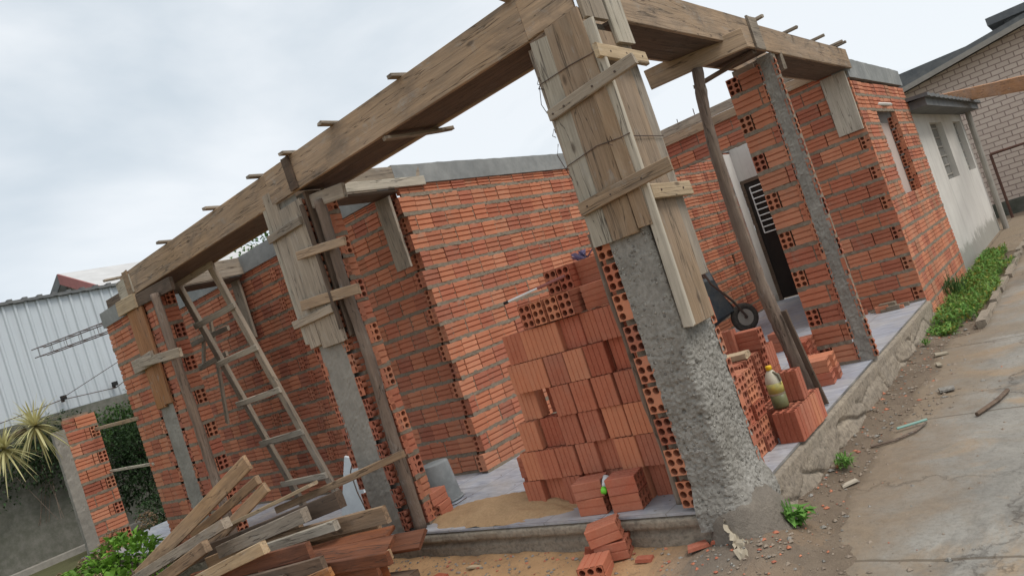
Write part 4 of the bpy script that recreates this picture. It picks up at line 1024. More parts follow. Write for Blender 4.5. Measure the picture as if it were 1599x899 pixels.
tl = [V((-2.95, 6.05, .12)), V((-2.62, 6.55, .30)), V((-2.72, 6.45, 1.02)), V((-2.98, 6.05, 1.05))]
tb_ = [V((-2.72, 5.95, .28)), V((-2.46, 6.25, .36)), V((-2.58, 6.18, .85)), V((-2.78, 5.93, .88))]
ins = [p.lerp((tl[0] + tl[1] + tl[2] + tl[3]) / 4, .05) for p in tl]; inb = [p.lerp((tl[0] + tl[2]) / 2, .06) for p in tb_]
mb.add(tl + tb_, [(4, 5, 6, 7), (0, 1, 5, 4), (1, 2, 6, 5), (2, 3, 7, 6), (3, 0, 4, 7)]); mb.add(ins + inb, [(7, 6, 5, 4), (4, 5, 1, 0), (5, 6, 2, 1), (6, 7, 3, 2), (7, 4, 0, 3)])
mb.add(tl + ins, [(0, 1, 5, 4), (1, 2, 6, 5), (2, 3, 7, 6), (3, 0, 4, 7)])
mb.build('tray', M['tray'], wbw)
mb = MB(); mb.tube([wc - AX * .08, wc + V((-.12, -.12, .30)), wc + V((-.26, -.25, .62)), wc + V((-.30, -.25, .88)), wc + V((-.42, -.22, .96))], .017, 8); mb.tube([wc + AX * .08, wc + V((-.0, -.2, .28)), wc + V((-.12, -.42, .60)), wc + V((-.2, -.46, .9)), wc + V((-.40, -.36, 1.02))], .017, 8)
mb.build('frame', M['iron'], wbw)
mb = MB(); mb.tube([wc + V((.02, .02, -.04)), wc + V((-.1, .1, .22)), wc + V((-.22, .1, .42)), wc + V((-.1, .16, .45))], .013, 7); mb.build('leg', M['wood_tan'], wbw)

# rag bag of cement paper at the corner
mb = MB(); pr = random.Random(3); nn = 14
for j in range(nn + 1):
    for i in range(nn + 1):
        a, b = i / nn - .5, j / nn - .5
        mb.v.append((a * .17 + .02 * noise.noise(V((a * 7, b * 7, 1))), b * .30 + .03 * noise.noise(V((a * 8, b * 8, 4))), .05 * noise.fractal(V((a * 6, b * 5, 2)), 1, 2, 3) + .03 - .10 * (a + .2)))
for j in range(nn):
    for i in range(nn):
        if (i in (0, nn - 1) and j % 3 == 0): continue
        q = j * (nn + 1) + i; mb.f.append((q, q + 1, q + nn + 2, q + nn + 1)); mb.m.append(0); mb.c.append((1, 1, 1))
o = mb.build('torn_paper_bag', M['paper'], None, Matrix.Translation(V((.03, -.10, -.15))) @ Matrix.Rotation(.6, 4, 'Z') @ Matrix.Rotation(.45, 4, 'X')); tag(o, 'torn crumpled beige cement bag paper lying at the foot of the corner column', 'paper')

# ------------------------------------------------------------------ timber pile
G5 = 'planks of the heap before the porch'
PL = [ # p0, p1, width, thickness, width direction, material, label
 ((-6.1, -.75, .0), (-3.82, -.45, .86), .13, .03, UP, 'wood_pile', 'long thin pale plank rising highest at the left of the timber heap'),
 ((-5.16, -.45, .31), (-4.13, -.25, .66), .075, .05, UP, 'wood_pile', 'rear tan stick of the pair pointing up behind the long pale plank'),
 ((-4.86, -.5, .20), (-3.94, -.3, .60), .09, .04, UP, 'wood_pile', 'front tan stick of the pair pointing up behind the long pale plank'),
 ((-6.01, -.85, .02), (-3.95, -.7, .47), .085, .075, UP, 'wood_grey', 'grey-green square beam with a wet end face at the left of the heap'),
 ((-5.38, -.95, .00), (-4.07, -.85, .35), .10, .06, UP, 'wood_pile', 'brown beam lying in front of the grey-green square beam'),
 ((-4.50, -.42, .36), (-3.26, -.3, .56), .03, .09, UP, 'wood_yellow', 'pale sawn board pointing at the ladder foot above the heap'),
 ((-5.25, -.55, .12), (-2.89, -.35, .43), .13, .07, UP, 'wood_dark', 'largest dark brown beam lying across the back of the heap'),
 ((-4.30, -.65, .22), (-3.07, -.55, .41), .105, .07, UP, 'wood_grey', 'weathered grey beam end in the middle of the heap, tip chipped'),
 ((-4.59, -1.0, .03), (-3.01, -.95, .35), .09, .05, UP, 'wood_yellow', 'yellow sawn beam at the front left of the heap'),
 ((-3.87, -.6, .20), (-2.28, -.45, .315), .12, .035, UP, 'wood_pile', 'reddish-brown board running level towards the middle column'),
 ((-3.86, -.32, .40), (-2.33, -.12, .625), .055, .03, UP, 'wood_pile', 'long thin tan batten rising to the bark pole of the middle column'),
 ((-3.65, -.75, .22), (-2.65, -.6, .33), .07, .05, UP, 'wood_pale', 'short pale grey board on top of the reddish-brown board'),
 ((-3.25, -.72, .10), (-1.93, -.5, .15), .15, .028, (.05, .8, .45), 'wood_red', 'wide red board lying lowest at the right end of the heap'),
 ((-3.3, -.85, .17), (-1.99, -.70, .21), .12, .03, (.1, .8, .5), 'wood_red', 'narrower red board with a split end above the wide red board'),
 ((-3.21, -.95, .12), (-1.84, -.85, .19), .08, .04, UP, 'wood_red', 'dark red beam at the front right foot of the heap'),
 ((-4.34, -.9, .10), (-2.64, -.85, .27), .11, .04, UP, 'wood_red', 'dark wet red beam in the middle front of the heap'),
 ((-2.9, -1.08, .06), (-2.23, -1.0, .19), .06, .03, UP, 'wood_new', 'short bright orange stick lowest at the front of the heap'),
 ((-3.7, -1.0, .08), (-2.36, -.95, .22), .09, .04, UP, 'wood_dark', 'dark brown beam behind the orange stick in the heap'),
 ((-2.6, -.85, .12), (-1.97, -.75, .165), .06, .05, UP, 'wood_pile', 'small tan block at the right tip of the heap'),
 ((-4.2, -.7, .05), (-2.5, -.65, .12), .14, .05, UP, 'wood_dark', 'broad dark plank buried under the middle of the heap'),
 ((-5.0, -.8, -.1), (-3.1, -.75, .08), .14, .06, UP, 'wood_dark', 'broad dark plank buried under the left of the heap'),
 ((-3.9, -.9, -.12), (-2.1, -.72, -.02), .2, .06, UP, 'wood_red', 'broad dark red plank at the very bottom of the heap'),
 ((-3.6, -.6, -.2), (-2.0, -.6, -.12), .2, .1, UP, 'wood_dark', 'thick dark sleeper on the soil under the heap'),
 ((-5.4, -.6, -.2), (-3.7, -.6, -.18), .2, .12, UP, 'wood_dark', 'thick dark sleeper on the soil under the left of the heap'),
 ((-3.4, -1.02, .0), (-2.05, -.80, .10), .09, .035, UP, 'wood_red', 'dark red board edge under the front right boards of the heap'),
 ((-4.0, -1.05, .02), (-2.75, -1.02, .13), .10, .04, UP, 'wood_dark', 'dark board low at the very front of the heap'),
 ((-4.7, -.60, .10), (-3.35, -.45, .30), .11, .045, UP, 'wood_pile', 'brown board half hidden between the two grey beams of the heap'),
 ((-3.5, -.50, .16), (-2.5, -.38, .22), .12, .04, UP, 'wood_pile', 'brown board end showing just below the level reddish-brown board'),
 ((-3.1, -.66, .16), (-2.15, -.56, .235), .10, .03, (.1, .9, .3), 'wood_red', 'thin red offcut lying flat across the middle of the red boards'),
]
for a, b, W_, T_, wd, mt, lab in PL:
    o = board('plank', a, b, W_, T_, wd, mt, warp=.008); tag(o, lab, 'plank', G5)

# ------------------------------------------------------------------ plants
def leaf(mb, p, d, up, Ln, Wd, col=(1, 1, 1), fold=.25, droop=.2):
    d = d.normalized(); s = d.cross(up); s = s.normalized() if s.length > 1e-4 else V((1, 0, 0)); n = s.cross(d)
    m1 = p + d * Ln * .45 + n * Ln * .04; t = p + d * Ln - V((0, 0, droop * Ln))
    a, b = m1 + s * Wd / 2 + n * Wd * fold, m1 - s * Wd / 2 + n * Wd * fold
    mb.add([p, a, m1, b, t], [(0, 2, 1), (0, 3, 2), (1, 2, 4), (2, 3, 4)], 0, col)
def rdir(r, zlo=-.3): 
    while True:
        q = V((r.uniform(-1, 1), r.uniform(-1, 1), r.uniform(zlo, 1)))
        if .1 < q.length < 1: return q.normalized()
def blob_leaves(mb, c, R_, n_, Ln, r, dens=.35, col=(.6, 1.2), zlo=-.3):
    for _ in range(n_):
        d = rdir(r, zlo); k = r.uniform(dens, 1) ** .6; p = V(c) + V((d.x * R_[0], d.y * R_[1], d.z * R_[2])) * k
        sh = r.uniform(*col); leaf(mb, p, (d + rdir(r) * .9), V((0, 0, 1)), Ln * r.uniform(.6, 1.25), Ln * .55, (sh, sh, sh * r.uniform(.8, 1)))
pr = random.Random(81)
hy = thing('hydrangea_shrub', 'bright green hydrangea with dried brown flower heads left of the timber heap', 'shrub', (-6.4, -.6, -.3))
mb = MB()
for c, R_, n_ in (((-6.55, -.58, .10), (.40, .36, .30), 420), ((-7.05, -.72, -.03), (.42, .36, .24), 320), ((-7.6, -.75, -.1), (.45, .36, .2), 300), ((-6.2, -.82, -.08), (.3, .3, .22), 200), ((-8.2, -.7, -.15), (.45, .36, .18), 240)): blob_leaves(mb, c, R_, n_, .12, pr, .55, (.5, 1.4))
mb.build('foliage', M['leaf_lime'], hy)
mb = MB()
for p in ((-6.75, -.55, .40), (-6.55, -.75, .33), (-6.95, -.8, .22), (-7.2, -.6, .18), (-6.2, -1.0, .12), (-6.9, -1.0, .06), (-6.1, -.95, .05), (-7.7, -.85, .08), (-6.35, -.35, .47)):
    for _ in range(130):
        d = rdir(pr, -.5); q = V(p) + d * .085 * pr.uniform(.75, 1.05); sh = pr.uniform(.6, 1.25); leaf(mb, q, d + rdir(pr) * .8, V((0, 0, 1)), .03, .026, (sh, sh, sh))
mb.build('flower_head', M['flower_dry'], hy)
mb = MB()
for p in ((-6.3, -.55), (-6.9, -.7), (-7.6, -.75), (-5.9, -.75)):
    for _ in range(5): mb.tube([(p[0], p[1], -.32), (p[0] + pr.uniform(-.2, .2), p[1] + pr.uniform(-.2, .2), .15)], .009, 5)
mb.build('stem', M['bark'], hy)
# dracaena with two pale rosettes
dr = thing('spiky_dracaena', 'spiky plant with two pale yellow-green rosettes in front of the mossy wall', 'plant', (-8.6, -1.35, -.3))
for c, Ln, n_ in (((-7.62, -.68, 1.80), .46, 120), ((-7.62, -1.02, 1.66), .42, 100)):
    mb = MB(); c = V(c)
    for i in range(n_):
        d = rdir(pr, -.55); l = Ln * pr.uniform(.75, 1.1); s = d.cross(V((0, 0, 1))).normalized(); wd = .013; sh = pr.uniform(.75, 1.2); prev = None; vs = []
        for k in range(6):
            t = k / 5; q = c + d * l * t - V((0, 0, .16 * l * t * t * 1.5)); ww = wd * (1 - t) ** .7 * (1 if k else .6) + .001; vs += [q - s * ww, q + s * ww]
        mb.add(vs, [(2 * k, 2 * k + 1, 2 * k + 3, 2 * k + 2) for k in range(5)], 0, (sh, sh, sh * .9))
    mb.build('leaf_rosette', M['leaf_pale'], dr)
mb = MB(); mb.tube([(-8.7, -2.3, -.3), (-8.6, -2.1, 1.0), (-8.3, -1.7, 1.62), (-7.66, -.76, 1.79)], [.05, .042, .035, .028], 8); mb.tube([(-8.6, -2.1, .9), (-8.2, -1.65, 1.5), (-7.66, -1.08, 1.65)], [.035, .03, .025], 8); mb.build('stem', M['bark'], dr, smooth=True)
# dark bush and climber seen through the gap
def bush(name, label, c, R_, n_, Ln, mat, seed, col=(.5, 1.3), clumps=9):
    r = random.Random(seed); t = thing(name, label, 'bush' if 'bush' in name else 'climber', (c[0], c[1], c[2] - R_[2])); mb = MB()
    for _ in range(clumps):
        d = rdir(r, -.8); k = r.uniform(.3, .75); cc = V(c) + V((d.x * R_[0], d.y * R_[1], d.z * R_[2])) * k; sh = r.uniform(.7, 1.3)
        blob_leaves(mb, cc, [q * .5 for q in R_], n_ // clumps, Ln, r, .2, (col[0] * sh, col[1] * sh), -1)
    mb.build('foliage', M[mat], t); mb = MB()
    for _ in range(7): mb.tube([(c[0] + r.uniform(-.2, .2), c[1] + r.uniform(-.2, .2), c[2] - R_[2] - .1), (c[0] + r.uniform(-.5, .5) * R_[0], c[1] + r.uniform(-.5, .5) * R_[1], c[2] + R_[2] * .5)], .004, 4)
    mb.build('stem', M['bark'], t)
bush('dark_bush', 'dark green bush growing on the ground behind the gap between pillar and brick stub', (-11.7, 1.9, .62), (.6, 1.0, 1.05), 4200, .085, 'leaf_dark', 91)
bush('dark_bush', 'low dark bush at the foot of the gap past the tiled floor', (-10.9, 1.75, .02), (.5, .7, .33), 1000, .08, 'leaf_dark', 95)
bush('wall_climber', 'green climber hanging over the wall top behind the gap, under the metal siding', (-12.75, 2.75, 1.75), (.4, 1.5, .75), 3600, .08, 'leaf_mid', 92)
bush('wall_climber', 'sparse dark climber on the mossy wall left of the pillar', (-13.0, .75, 1.35), (.22, 1.2, .85), 2000, .075, 'leaf_dark', 93)
bush('wall_climber', 'thin dark climber at the far left of the mossy wall', (-13.0, -.8, 1.3), (.2, .7, .8), 1100, .075, 'leaf_dark', 94)
# tree top behind the house
tt = thing('tree', 'distant leafy tree top peeping over the ring beam below the long beam', 'tree', (-14.5, 8, -.3))
mb = MB(); r = random.Random(96)
for _ in range(16): d = rdir(r, -.3); blob_leaves(mb, V((-14.5, 7.8, 4.55)) + V((d.x * 1.0, d.y * 1.0, d.z * .55)), (.5, .5, .3), 60, .14, r, .2, (.6, 1.4), -1)
mb.build('crown', M['leaf_mid'], tt); mb = MB(); mb.tube([(-14.5, 8, -.3), (-14.5, 7.9, 2.5), (-14.5, 7.8, 4.5)], [.16, .12, .05], 8); mb.build('trunk', M['bark'], tt)
# weeds along the plinth
def weed(label, p, n_, Ln, spread, seed, narrow=.3, mat='leaf_weed', erect=.8):
    r = random.Random(seed); mb = MB(); p = V(p)
    for _ in range(n_):
        b = p + V((r.gauss(0, spread * .4), r.gauss(0, spread * .4), r.uniform(0, Ln * .5))); d = V((r.uniform(-1, 1), r.uniform(-1, 1), erect)); sh = r.uniform(.6, 1.3)
        leaf(mb, b, d, V((0, 0, 1)), Ln * r.uniform(.5, 1.1), Ln * narrow, (sh, sh, sh), .2, .35)
    for _ in range(5): mb.tube([p, p + V((r.uniform(-.04, .04), r.uniform(-.04, .04), Ln * 1.1))], .003, 4)
    return tag(mb.build('weed', M[mat]), label, 'weed')
weed('leafy bright green weed at the base of the plinth nearest the corner column', (.14, .24, -.24), 46, .15, .08, 1, .3)
weed('small grass tuft at the base of the plinth beside the bottle stack', (.17, 1.14, -.25), 90, .10, .05, 2, .1)
weed('tiny green sprout at the plinth near the far end of the slim column', (.12, 4.35, -.25), 16, .07, .04, 3, .35)
weed('wispy tall weed against the side brick wall, rising from the grass strip', (.06, 6.75, -.22), 150, .26, .22, 4, .05, 'leaf_mid', 2.2)
# thick green strip of ground cover along the side wall
mb = MB(); r = random.Random(98)
for _ in range(5200):
    y = r.uniform(4.75, 10.6); wd = .46 + .06 * math.sin(y * 3) if y > 5.3 else .28
    x = .03 + r.random() * wd * (1.0 if y < 9 else .7); h = r.uniform(.0, .12) * (1 if y > 5.2 else .5); sh = r.uniform(.5, 1.35); dry = r.random() < .13
    leaf(mb, V((x, y, -.30 + h)), V((r.uniform(-1, 1), r.uniform(-1, 1), .7)), V((0, 0, 1)), r.uniform(.06, .13), r.uniform(.012, .032), (sh * 2.3, sh * .95, sh * .9) if dry else (sh * r.uniform(.9, 1.35), sh, sh), .2, .3)
o = mb.build('ground_cover', M['leaf_weed']); tag(o, 'bright green weeds and grass growing thick along the foot of the side brick wall', 'grass', None, 'stuff')
mb = MB(); r = random.Random(99)
for _ in range(1500):
    x = r.uniform(-6.8, -1.6); y = r.uniform(-1.9, -.5); sh = r.uniform(.5, 1.2); leaf(mb, V((x, y, hgt(x, y))), V((r.uniform(-1, 1), r.uniform(-1, 1), 1)), V((0, 0, 1)), r.uniform(.04, .09), .012, (sh, sh, sh), .1, .2)
o = mb.build('grass_tufts', M['leaf_weed']); tag(o, 'short green grass on the soil under and around the timber heap', 'grass', None, 'stuff')

# ------------------------------------------------------------------ debris
kb = thing('kerb_edging', 'line of broken stone edging between the green weeds and the driveway', 'kerb', (.5, 7.5, -.3))
mb = MB(); r = random.Random(101); y = 4.9
while y < 11.2:
    l = r.uniform(.3, .75); x = .50 + r.uniform(-.02, .03); mb.box((x, y, -.33), (x + r.uniform(.06, .09), y + l - .02, -.235 + r.uniform(-.02, .02))); y += l
mb.build('edging_stone', M['stone'], kb)
mb = MB(); r = random.Random(102)
def rock(mb, p, s, r, mi=0, col=(1, 1, 1), fl=.6):
    vs = [V(p) + V((x * s * r.uniform(.5, 1.2), y * s * r.uniform(.5, 1.2), z * s * fl * r.uniform(.5, 1.1))) for x, y, z in ((1, 0, 0), (-1, 0, 0), (0, 1, 0), (0, -1, 0), (0, 0, 1), (0, 0, -1))]
    mb.add(vs, [(0, 2, 4), (2, 1, 4), (1, 3, 4), (3, 0, 4), (2, 0, 5), (1, 2, 5), (3, 1, 5), (0, 3, 5)], mi, col)
for _ in range(1900):
    y = r.uniform(-.6, 5.6); x = abs(r.gauss(.10, .26)) + .04; 
    if r.random() < .18: x = r.uniform(.05, 1.6)
    rock(mb, (x, y, max(hgt(x, y), -.284) + .003), r.choice((.004, .006, .008, .012, .02)) * r.uniform(.6, 1.3), r, r.choice((0, 0, 0, 0, 1, 1, 0, 0, 2)), tint(r, PAL_D))
for _ in range(700):
    x = r.uniform(-3.0, .2); y = -abs(r.gauss(.05, .35)) - .02; rock(mb, (x, y, hgt(x, y) + .002), r.choice((.004, .006, .01, .016)), r, r.choice((0, 1, 1, 2)), tint(r, PAL_D))
for _ in range(420):
    x = r.choice((r.gauss(-1.5, .7), r.gauss(-.3, .3), r.uniform(-2.8, -.1))); y = abs(r.gauss(.1, 1.2)) + .02
    if -2.9 < x < -.02 and y < 5.5: rock(mb, (x, y, .002), r.choice((.003, .004, .006, .010)), r, r.choice((0, 1, 1, 2)), tint(r, PAL_D), .4)
o = mb.build('gravel_crumbs', [M['gravel'], M['rough'], M['loose']]); tag(o, 'loose crumbs of mortar, brick and grit scattered on soil, tiles and driveway', 'gravel', None, 'stuff')
def shard(label, p, size, rz, mat, cat, tilt=0, name='shard'):
    o = MB(); r = random.Random(hash(label) % 1000 if False else sum(map(ord, label)))
    a, b, h = size; pts = [(-a, -b * r.uniform(.6, 1)), (a * r.uniform(.7, 1), -b), (a, b * r.uniform(.5, 1)), (-a * r.uniform(.5, .9), b)]
    o.add([(x, y, 0) for x, y in pts] + [(x * .94, y * .94, h) for x, y in pts], [(3, 2, 1, 0), (4, 5, 6, 7), (0, 1, 5, 4), (1, 2, 6, 5), (2, 3, 7, 6), (3, 0, 4, 7)], 0, (.36, .09, .05))
    q = o.build(name, M[mat], None, Matrix.Translation(V(p)) @ Matrix.Rotation(rz, 4, 'Z') @ Matrix.Rotation(tilt, 4, 'Y')); return tag(q, label, cat)
shard('flat triangular red brick shard on the soil left of the torn paper bag', (-.28, -.08, hgt(-.28, -.08) + .01), (.07, .04, .018), .9, 'loose', 'brick shard', .05, 'brick_shard')
shard('long thin red brick shard just under the porch edge by the corner column', (-.10, .0 - .03, -.16), (.11, .022, .016), .25, 'loose', 'brick shard', 0, 'brick_shard')
shard('small red brick shard beside the fallen bricks in the sand', (-.58, -.16, hgt(-.58, -.16) + .01), (.05, .03, .02), .3, 'loose', 'brick shard', .1, 'brick_shard')
shard('little red brick shard left of the fallen bricks, against the footing', (-1.02, -.06, hgt(-1.02, -.06) + .02), (.035, .03, .03), .7, 'loose', 'brick shard', .2, 'brick_shard')
shard('red brick shard at the right tip of the timber heap', (-2.12, -.32, hgt(-2.12, -.32) + .01), (.06, .04, .03), .2, 'loose', 'brick shard', .1, 'brick_shard')
shard('pale wood chip lying in the sand right of the timber heap', (-1.92, -.18, hgt(-1.92, -.18) + .008), (.06, .018, .012), .1, 'wood_yellow', 'wood chip', 0, 'wood_chip')
shard('grey splintered wood chip on the dirt by the plinth below the bottle', (.235, .92, -.268), (.065, .022, .010), 1.0, 'wood_pale', 'wood chip', 0, 'wood_chip')
shard('pale broken tile piece on the dirt strip past the slim column', (.34, 3.55, -.27), (.075, .02, .012), 1.9, 'paper', 'tile shard', 0, 'tile_shard')
shard('larger pale stone flake near the far dirt strip', (.30, 3.95, -.27), (.06, .045, .014), .5, 'paper', 'stone flake', .1, 'stone_flake')
shard('grey flat stone on the dirt in the middle of the driveway edge', (.52, 2.7, -.268), (.06, .05, .015), .4, 'rough', 'stone flake', 0, 'stone_flake')
shard('white plaster crumb lying alone on the near driveway', (.48, -.25, -.268), (.014, .011, .012), .4, 'white_paint', 'plaster crumb', 0, 'plaster_crumb')
for lab, pts, r_, mt in (('curved brown twig lying on the dirt along the plinth', [(.22, 1.55, -.262), (.36, 1.62, -.262), (.46, 1.76, -.262), (.50, 1.92, -.262)], .008, 'bark'), ('flat dark palm-bark strip lying on the driveway', [(.80, 1.95, -.262), (.90, 2.2, -.258), (.94, 2.42, -.262)], .014, 'wood_dark')):
    mb = MB(); mb.tube(pts, r_, 6); tag(mb.build('twig', M[mt]), lab, 'twig')
mb = MB(); mb.tube([(.33, 1.84, -.255), (.50, 1.96, -.255)], .009, 8); tag(mb.build('pipe_offcut', m_plain('turquoise_pvc', (.25, .42, .36), (.2, .34, .3), 8, .5, 0)), 'short turquoise pipe offcut on the dirt beside the twig', 'pipe')
# sand spilled on the tiles
mb = MB(); r = random.Random(103); k = 46
for j in range(k + 1):
    for i in range(k + 1):
        a, b = i / k * 2 - 1, j / k * 2 - 1; rr_ = math.hypot(a, b); edge = 1 - .25 * noise.fractal(V((a * 2, b * 2, 1)), 1, 2, 3)
        h = max(-.02, .085 * (1 - (rr_ / edge) ** 1.4) + .016 * noise.fractal(V((a * 5, b * 4, 0)), 1, 2, 5))
        mb.v.append((-1.95 + a * .72, .30 + b * .30, .004 + h))
for j in range(k):
    for i in range(k): q = j * (k + 1) + i; mb.f.append((q, q + 1, q + k + 2, q + k + 1)); mb.m.append(0); mb.c.append((1, 1, 1))
o = mb.build('sand', M['sand'], smooth=True); tag(o, 'thin spill of orange sand on the tiles left of the tall brick stack', 'sand', None, 'stuff')

# ------------------------------------------------------------------ surroundings, left
gw = thing('boundary_wall', 'long dark mossy plaster wall on the left boundary below the metal siding', 'wall', (-13.3, 2, -.3))
mb = MB(); mb.box((-13.4, -6, -.35), (-13.2, 14, 2.19)); mb.build('plaster', M['garden_wall'], gw); mb = MB(); mb.box((-13.2, -6, -.35), (-12.98, 14, -.2)); mb.build('foot_kerb', M['concrete'], gw)
wh = thing('metal_warehouse', 'warehouse clad in pale blue-grey corrugated metal beyond the boundary wall', 'warehouse', (-13.6, 2, 0))
mb = MB(); y = -8.0; P_ = []
while y < 16:
    for dy, dx in ((0, 0), (.115, 0), (.135, .032), (.17, .032), (.19, 0)): P_.append((-13.45 + dx, y + dy))
    y += .19
n_ = len(P_); mb.v = [(x, yy, 2.15) for x, yy in P_] + [(x, yy, 4.36) for x, yy in P_]
for i in range(n_ - 1):
    if P_[i] != P_[i + 1]: mb.f.append((i, i + 1, n_ + i + 1, n_ + i)); mb.m.append(0); mb.c.append((1, 1, 1))
mb.build('siding', M['siding'], wh)
mb = MB(); y = -8.0
while y < 16: mb.box((-13.9, y, 4.345), (-13.36, y + .17, 4.40)); mb.box((-13.9, y + .17, 4.355), (-13.36, y + .25, 4.43)); y += .25
mb.build('roof_edge', M['roof'], wh); mb = MB(); mb.box((-19, -8, 0), (-13.5, 16, 4.34)); mb.build('body', M['siding'], wh)
for i, (y, lab) in enumerate(((1.55, 'left small black floodlight on the lower edge of the metal siding'), (2.47, 'right small black floodlight on the lower edge of the metal siding, by the brick stub'))):
    fl = thing('floodlight', lab, 'floodlight', (-13.38, y, 2.42), 'floodlights on the metal siding'); mb = MB(); mb.box((-13.33, y - .045, 2.39), (-13.26, y + .045, 2.47)); mb.build('housing', M['dark'], fl); mb = MB(); mb.box((-13.41, y - .02, 2.36), (-13.33, y + .02, 2.42)); mb.build('bracket', M['iron'], fl)
mb = MB(); mb.tube([(-13.36, -3.0, 2.1), (-13.3, -.5, 2.18), (-13.3, 1.5, 2.40), (-13.3, 2.47, 2.35), (-13.3, 3.4, 2.75)], .008, 4); mb.tube([(-13.3, 1.5, 2.42), (-12.0, 2.4, 2.8), (-7.0, .2, 2.62)], .006, 4); tag(mb.build('cable', M['iron']), 'thin black cable strung along the siding between the floodlights to the house', 'cable')
hb = thing('gabled_house', 'distant house with pale roof and red verge board above the metal siding', 'house', (-20, 8, 0))
mb = MB(); pk, ev, h0 = 6.25, 4.35, 0; x0, x1, xm, y0, y1 = -25.0, -15.5, -20, 4.85, 20
mb.add([(x0 + 1, y0, 0), (x1 - .6, y0, 0), (x1 - .6, y0, ev + .2), (xm, y0, pk - .12), (x0 + 1, y0, ev + .2), (x0 + 1, y1, 0), (x1 - .6, y1, 0), (x1 - .6, y1, ev + .2), (xm, y1, pk - .12), (x0 + 1, y1, ev + .2)], [(0, 1, 2, 3, 4), (9, 8, 7, 6, 5), (1, 6, 7, 2), (5, 0, 4, 9)]); mb.build('wall', M['pvc'], hb)
mb = MB(); q = [(x0, y0 - .3, ev), (xm, y0 - .3, pk), (x1, y0 - .3, ev)]
top = [V(a) for a in q] + [V((a[0], y1, a[2])) for a in q]; mb.add(top + [p - V((0, 0, .07)) for p in top], [(1, 0, 3, 4), (2, 1, 4, 5), (6, 7, 10, 9), (7, 8, 11, 10), (0, 1, 7, 6), (1, 2, 8, 7), (3, 9, 10, 4), (4, 10, 11, 5), (0, 6, 9, 3), (2, 5, 11, 8)]); mb.build('roof', M['roof_light'], hb)
mb = MB(); a, b = V(q[1]), V(q[2]); mb.add([a + V((0, -.04, -.0)), b + V((0, -.04, 0)), b + V((0, -.04, -.3)), a + V((0, -.04, -.3)), a + V((0, -.002, 0)), b + V((0, -.002, 0)), b + V((0, -.002, -.3)), a + V((0, -.002, -.3))], [(0, 3, 2, 1), (0, 1, 5, 4), (3, 7, 6, 2), (4, 5, 6, 7)]); mb.build('verge_board', M['red_fascia'], hb)
mb = MB(); a, b = V(q[0]), V(q[1]); mb.add([a + V((0, -.04, 0)), b + V((0, -.04, 0)), b + V((0, -.04, -.3)), a + V((0, -.04, -.3)), a, b, b + V((0, -.002, -.3)), a + V((0, -.002, -.3))], [(0, 3, 2, 1), (0, 1, 5, 4), (3, 7, 6, 2), (4, 5, 6, 7)]); mb.build('verge_board', M['roof'], hb)

# ------------------------------------------------------------------ surroundings, right
ws = thing('white_annex', 'low white plastered annex with two narrow windows beyond the brick side wall', 'building', (-1.5, 11.7, -.3))
mb = MB(); X = -.10
def wallx(mb, y0, y1, z0, z1, holes, x0, x1, mi=0):
    ys_ = sorted({y0, y1, *[h[0] for h in holes], *[h[1] for h in holes]}); zs_ = sorted({z0, z1, *[h[2] for h in holes], *[h[3] for h in holes]})
    for a, b in zip(ys_, ys_[1:]):
        for c, d in zip(zs_, zs_[1:]):
            if any(h[0] <= a and b <= h[1] and h[2] <= c and d <= h[3] for h in holes): continue
            mb.box((x0, a, c), (x1, b, d), mi)
WH = [(10.55, 11.85, 1.09, 2.10), (13.2, 14.3, 1.09, 2.10)]
wallx(mb, 8.66, 14.65, -.35, 2.42, WH, -.25, X); mb.box((-1.1, 8.66, -.35), (-.25, 8.8, 2.42)); mb.box((-3.2, 14.5, -.35), (-.25, 14.649, 2.42)); mb.build('wall', M['white_wall'], ws)
for h in WH:
    mb = MB(); mb.box((-.24, h[0], h[2]), (-.20, h[1], h[3])); wn = mb.build('window', M['grey_fill'], ws); mb = MB()
    for k in range(6): z = h[2] + (h[3] - h[2]) * (k + .5) / 6; mb.box((-.21, h[0], z - .012), (-.185, h[1], z + .012))
    mb.build('louvre', M['pvc'], wn)
mb = MB(); n_ = 44
vs = []
for i in range(n_ + 1):
    y = 8.5 + (15.0 - 8.5) * i / n_; z = .010 * math.sin(i * PI / 1.5)
    vs += [(.28, y, 2.40 + z), (-1.15, y, 2.53 + z), (.28, y, 2.35 + z), (-1.15, y, 2.48 + z)]
mb.add(vs, [f for i in range(n_) for f in ((4 * i, 4 * i + 4, 4 * i + 5, 4 * i + 1), (4 * i + 2, 4 * i + 3, 4 * i + 7, 4 * i + 6), (4 * i, 4 * i + 2, 4 * i + 6, 4 * i + 4))] + [(0, 1, 3, 2)]); mb.build('roof', M['roof'], ws)
mb = MB(); mb.box((-.09, 8.6, 2.24), (.22, 14.9, 2.36)); mb.build('eaves_board', M['roof'], ws)
mb = MB(); mb.tube([(.05, 14.55, 2.32), (.03, 14.55, 1.0), (.02, 14.5, -.3)], .055, 10); mb.build('downpipe', M['pvc'], ws)
nb = thing('block_house', 'neighbouring house of pale pink blocks with a grey sloping verge, far right', 'house', (4, 18, -.3))
mb = MB(); yb = 18.0
def zr(x): return 3.42 + (x + 1.4) * .155
mb.add([(-2.2, yb, -.4), (9, yb, -.4), (9, yb, zr(9)), (-2.2, yb, zr(-2.2)), (-2.2, yb + 8, -.4), (9, yb + 8, -.4), (9, yb + 8, zr(9)), (-2.2, yb + 8, zr(-2.2))], [(0, 1, 2, 3), (1, 5, 6, 2), (5, 4, 7, 6), (4, 0, 3, 7)]); mb.build('wall', M['blocks'], nb)
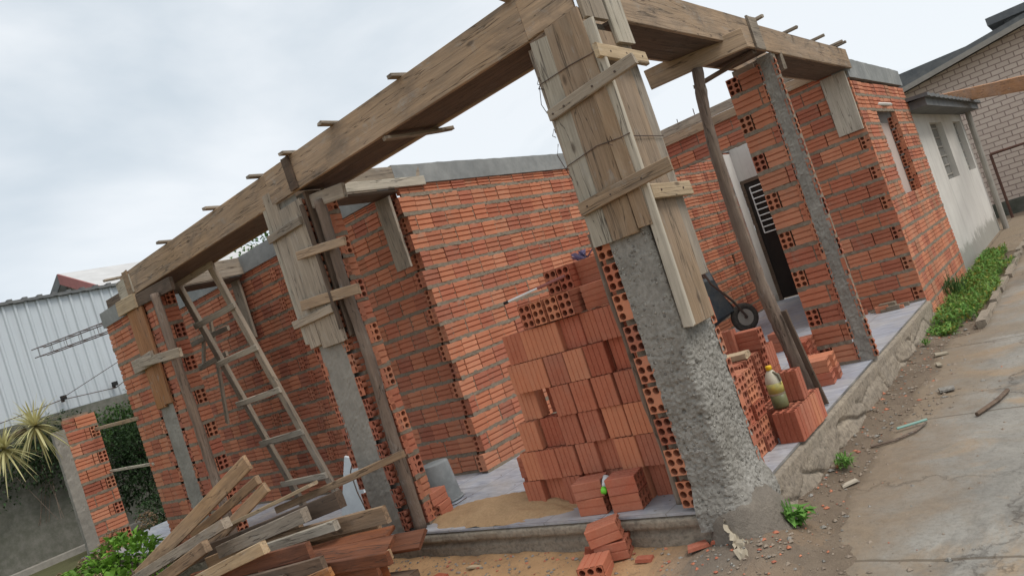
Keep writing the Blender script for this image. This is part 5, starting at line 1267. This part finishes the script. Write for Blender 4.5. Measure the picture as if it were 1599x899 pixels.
mb = MB(); mb.add([(-2.8, yb - .5, zr(-2.8) + .02), (9.2, yb - .5, zr(9.2) + .02), (9.2, yb + 8, zr(9.2) + .02), (-2.8, yb + 8, zr(-2.8) + .02), (-2.8, yb - .5, zr(-2.8) + .2), (9.2, yb - .5, zr(9.2) + .2), (9.2, yb + 8, zr(9.2) + .2), (-2.8, yb + 8, zr(-2.8) + .2)], [(3, 2, 1, 0), (4, 5, 6, 7), (0, 1, 5, 4), (1, 2, 6, 5), (2, 3, 7, 6), (3, 0, 4, 7)]); mb.build('roof', M['roof'], nb)
mb = MB(); mb.add([(-2.8, yb - .54, zr(-2.8) - .03), (9.2, yb - .54, zr(9.2) - .03), (9.2, yb - .54, zr(9.2) + .09), (-2.8, yb - .54, zr(-2.8) + .09), (-2.8, yb - .503, zr(-2.8) - .03), (9.2, yb - .503, zr(9.2) - .03), (9.2, yb - .503, zr(9.2) + .09), (-2.8, yb - .503, zr(-2.8) + .09)], [(0, 1, 2, 3), (0, 4, 5, 1), (3, 2, 6, 7), (4, 7, 6, 5)]); mb.build('verge_strip', M['pvc'], nb)
mb = MB(); mb.box((-2.2, yb - .012, -.4), (9, yb - .002, .05)); mb.build('dark_base', M['garden_wall'], nb)
mb = MB(); mb.box((-4.2, yb + 9, 3.6), (1.6, yb + 16, 5.0)); b2 = mb.build('rear_roof', M['roof'], nb)
mb = MB(); mb.box((.85, yb + 3.0, 3.5), (2.9, yb + 5.2, 4.52)); ch = mb.build('chimney', M['roof'], nb); mb = MB(); mb.box((.5, yb + 2.7, 4.52), (3.3, yb + 5.5, 4.72)); mb.build('chimney_slab', M['roof'], ch)
o = board('carport_beam', (-.55, 16.2, 2.80), (1.85, 9.3, 1.98), .24, .08, UP, 'wood_new'); tag(o, 'orange-brown timber beam crossing in front of the pink block house', 'beam')
hc = thing('handcart', 'rusty hand cart frame with a dark red tub against the pink block house', 'cart', (1.2, 15.5, -.3))
mb = MB(); mb.tube([(-.05, 17.0, 1.25), (1.1, 17.0, 1.25), (1.1, 17.0, .0)], .035, 8); mb.tube([(-.05, 17.0, 1.25), (-.05, 17.0, -.3)], .03, 8); mb.build('frame', m_plain('rust', (.14, .07, .05), (.09, .05, .04), 9), hc)
mb = lathe([(.16, .0), (.26, .08), (.32, .32), (.34, .34), (.30, .33)], 16); mb.build('tub', m_plain('red_tub', (.22, .03, .025), (.15, .03, .025), 6, .5), hc, Matrix.Translation(V((1.15, 16.6, .22))), True)
mb = MB(); torus(mb, V((1.15, 16.55, -.07)), (1, 0, 0), .17, .05); mb.build('wheel', M['rubber'], hc, smooth=True)
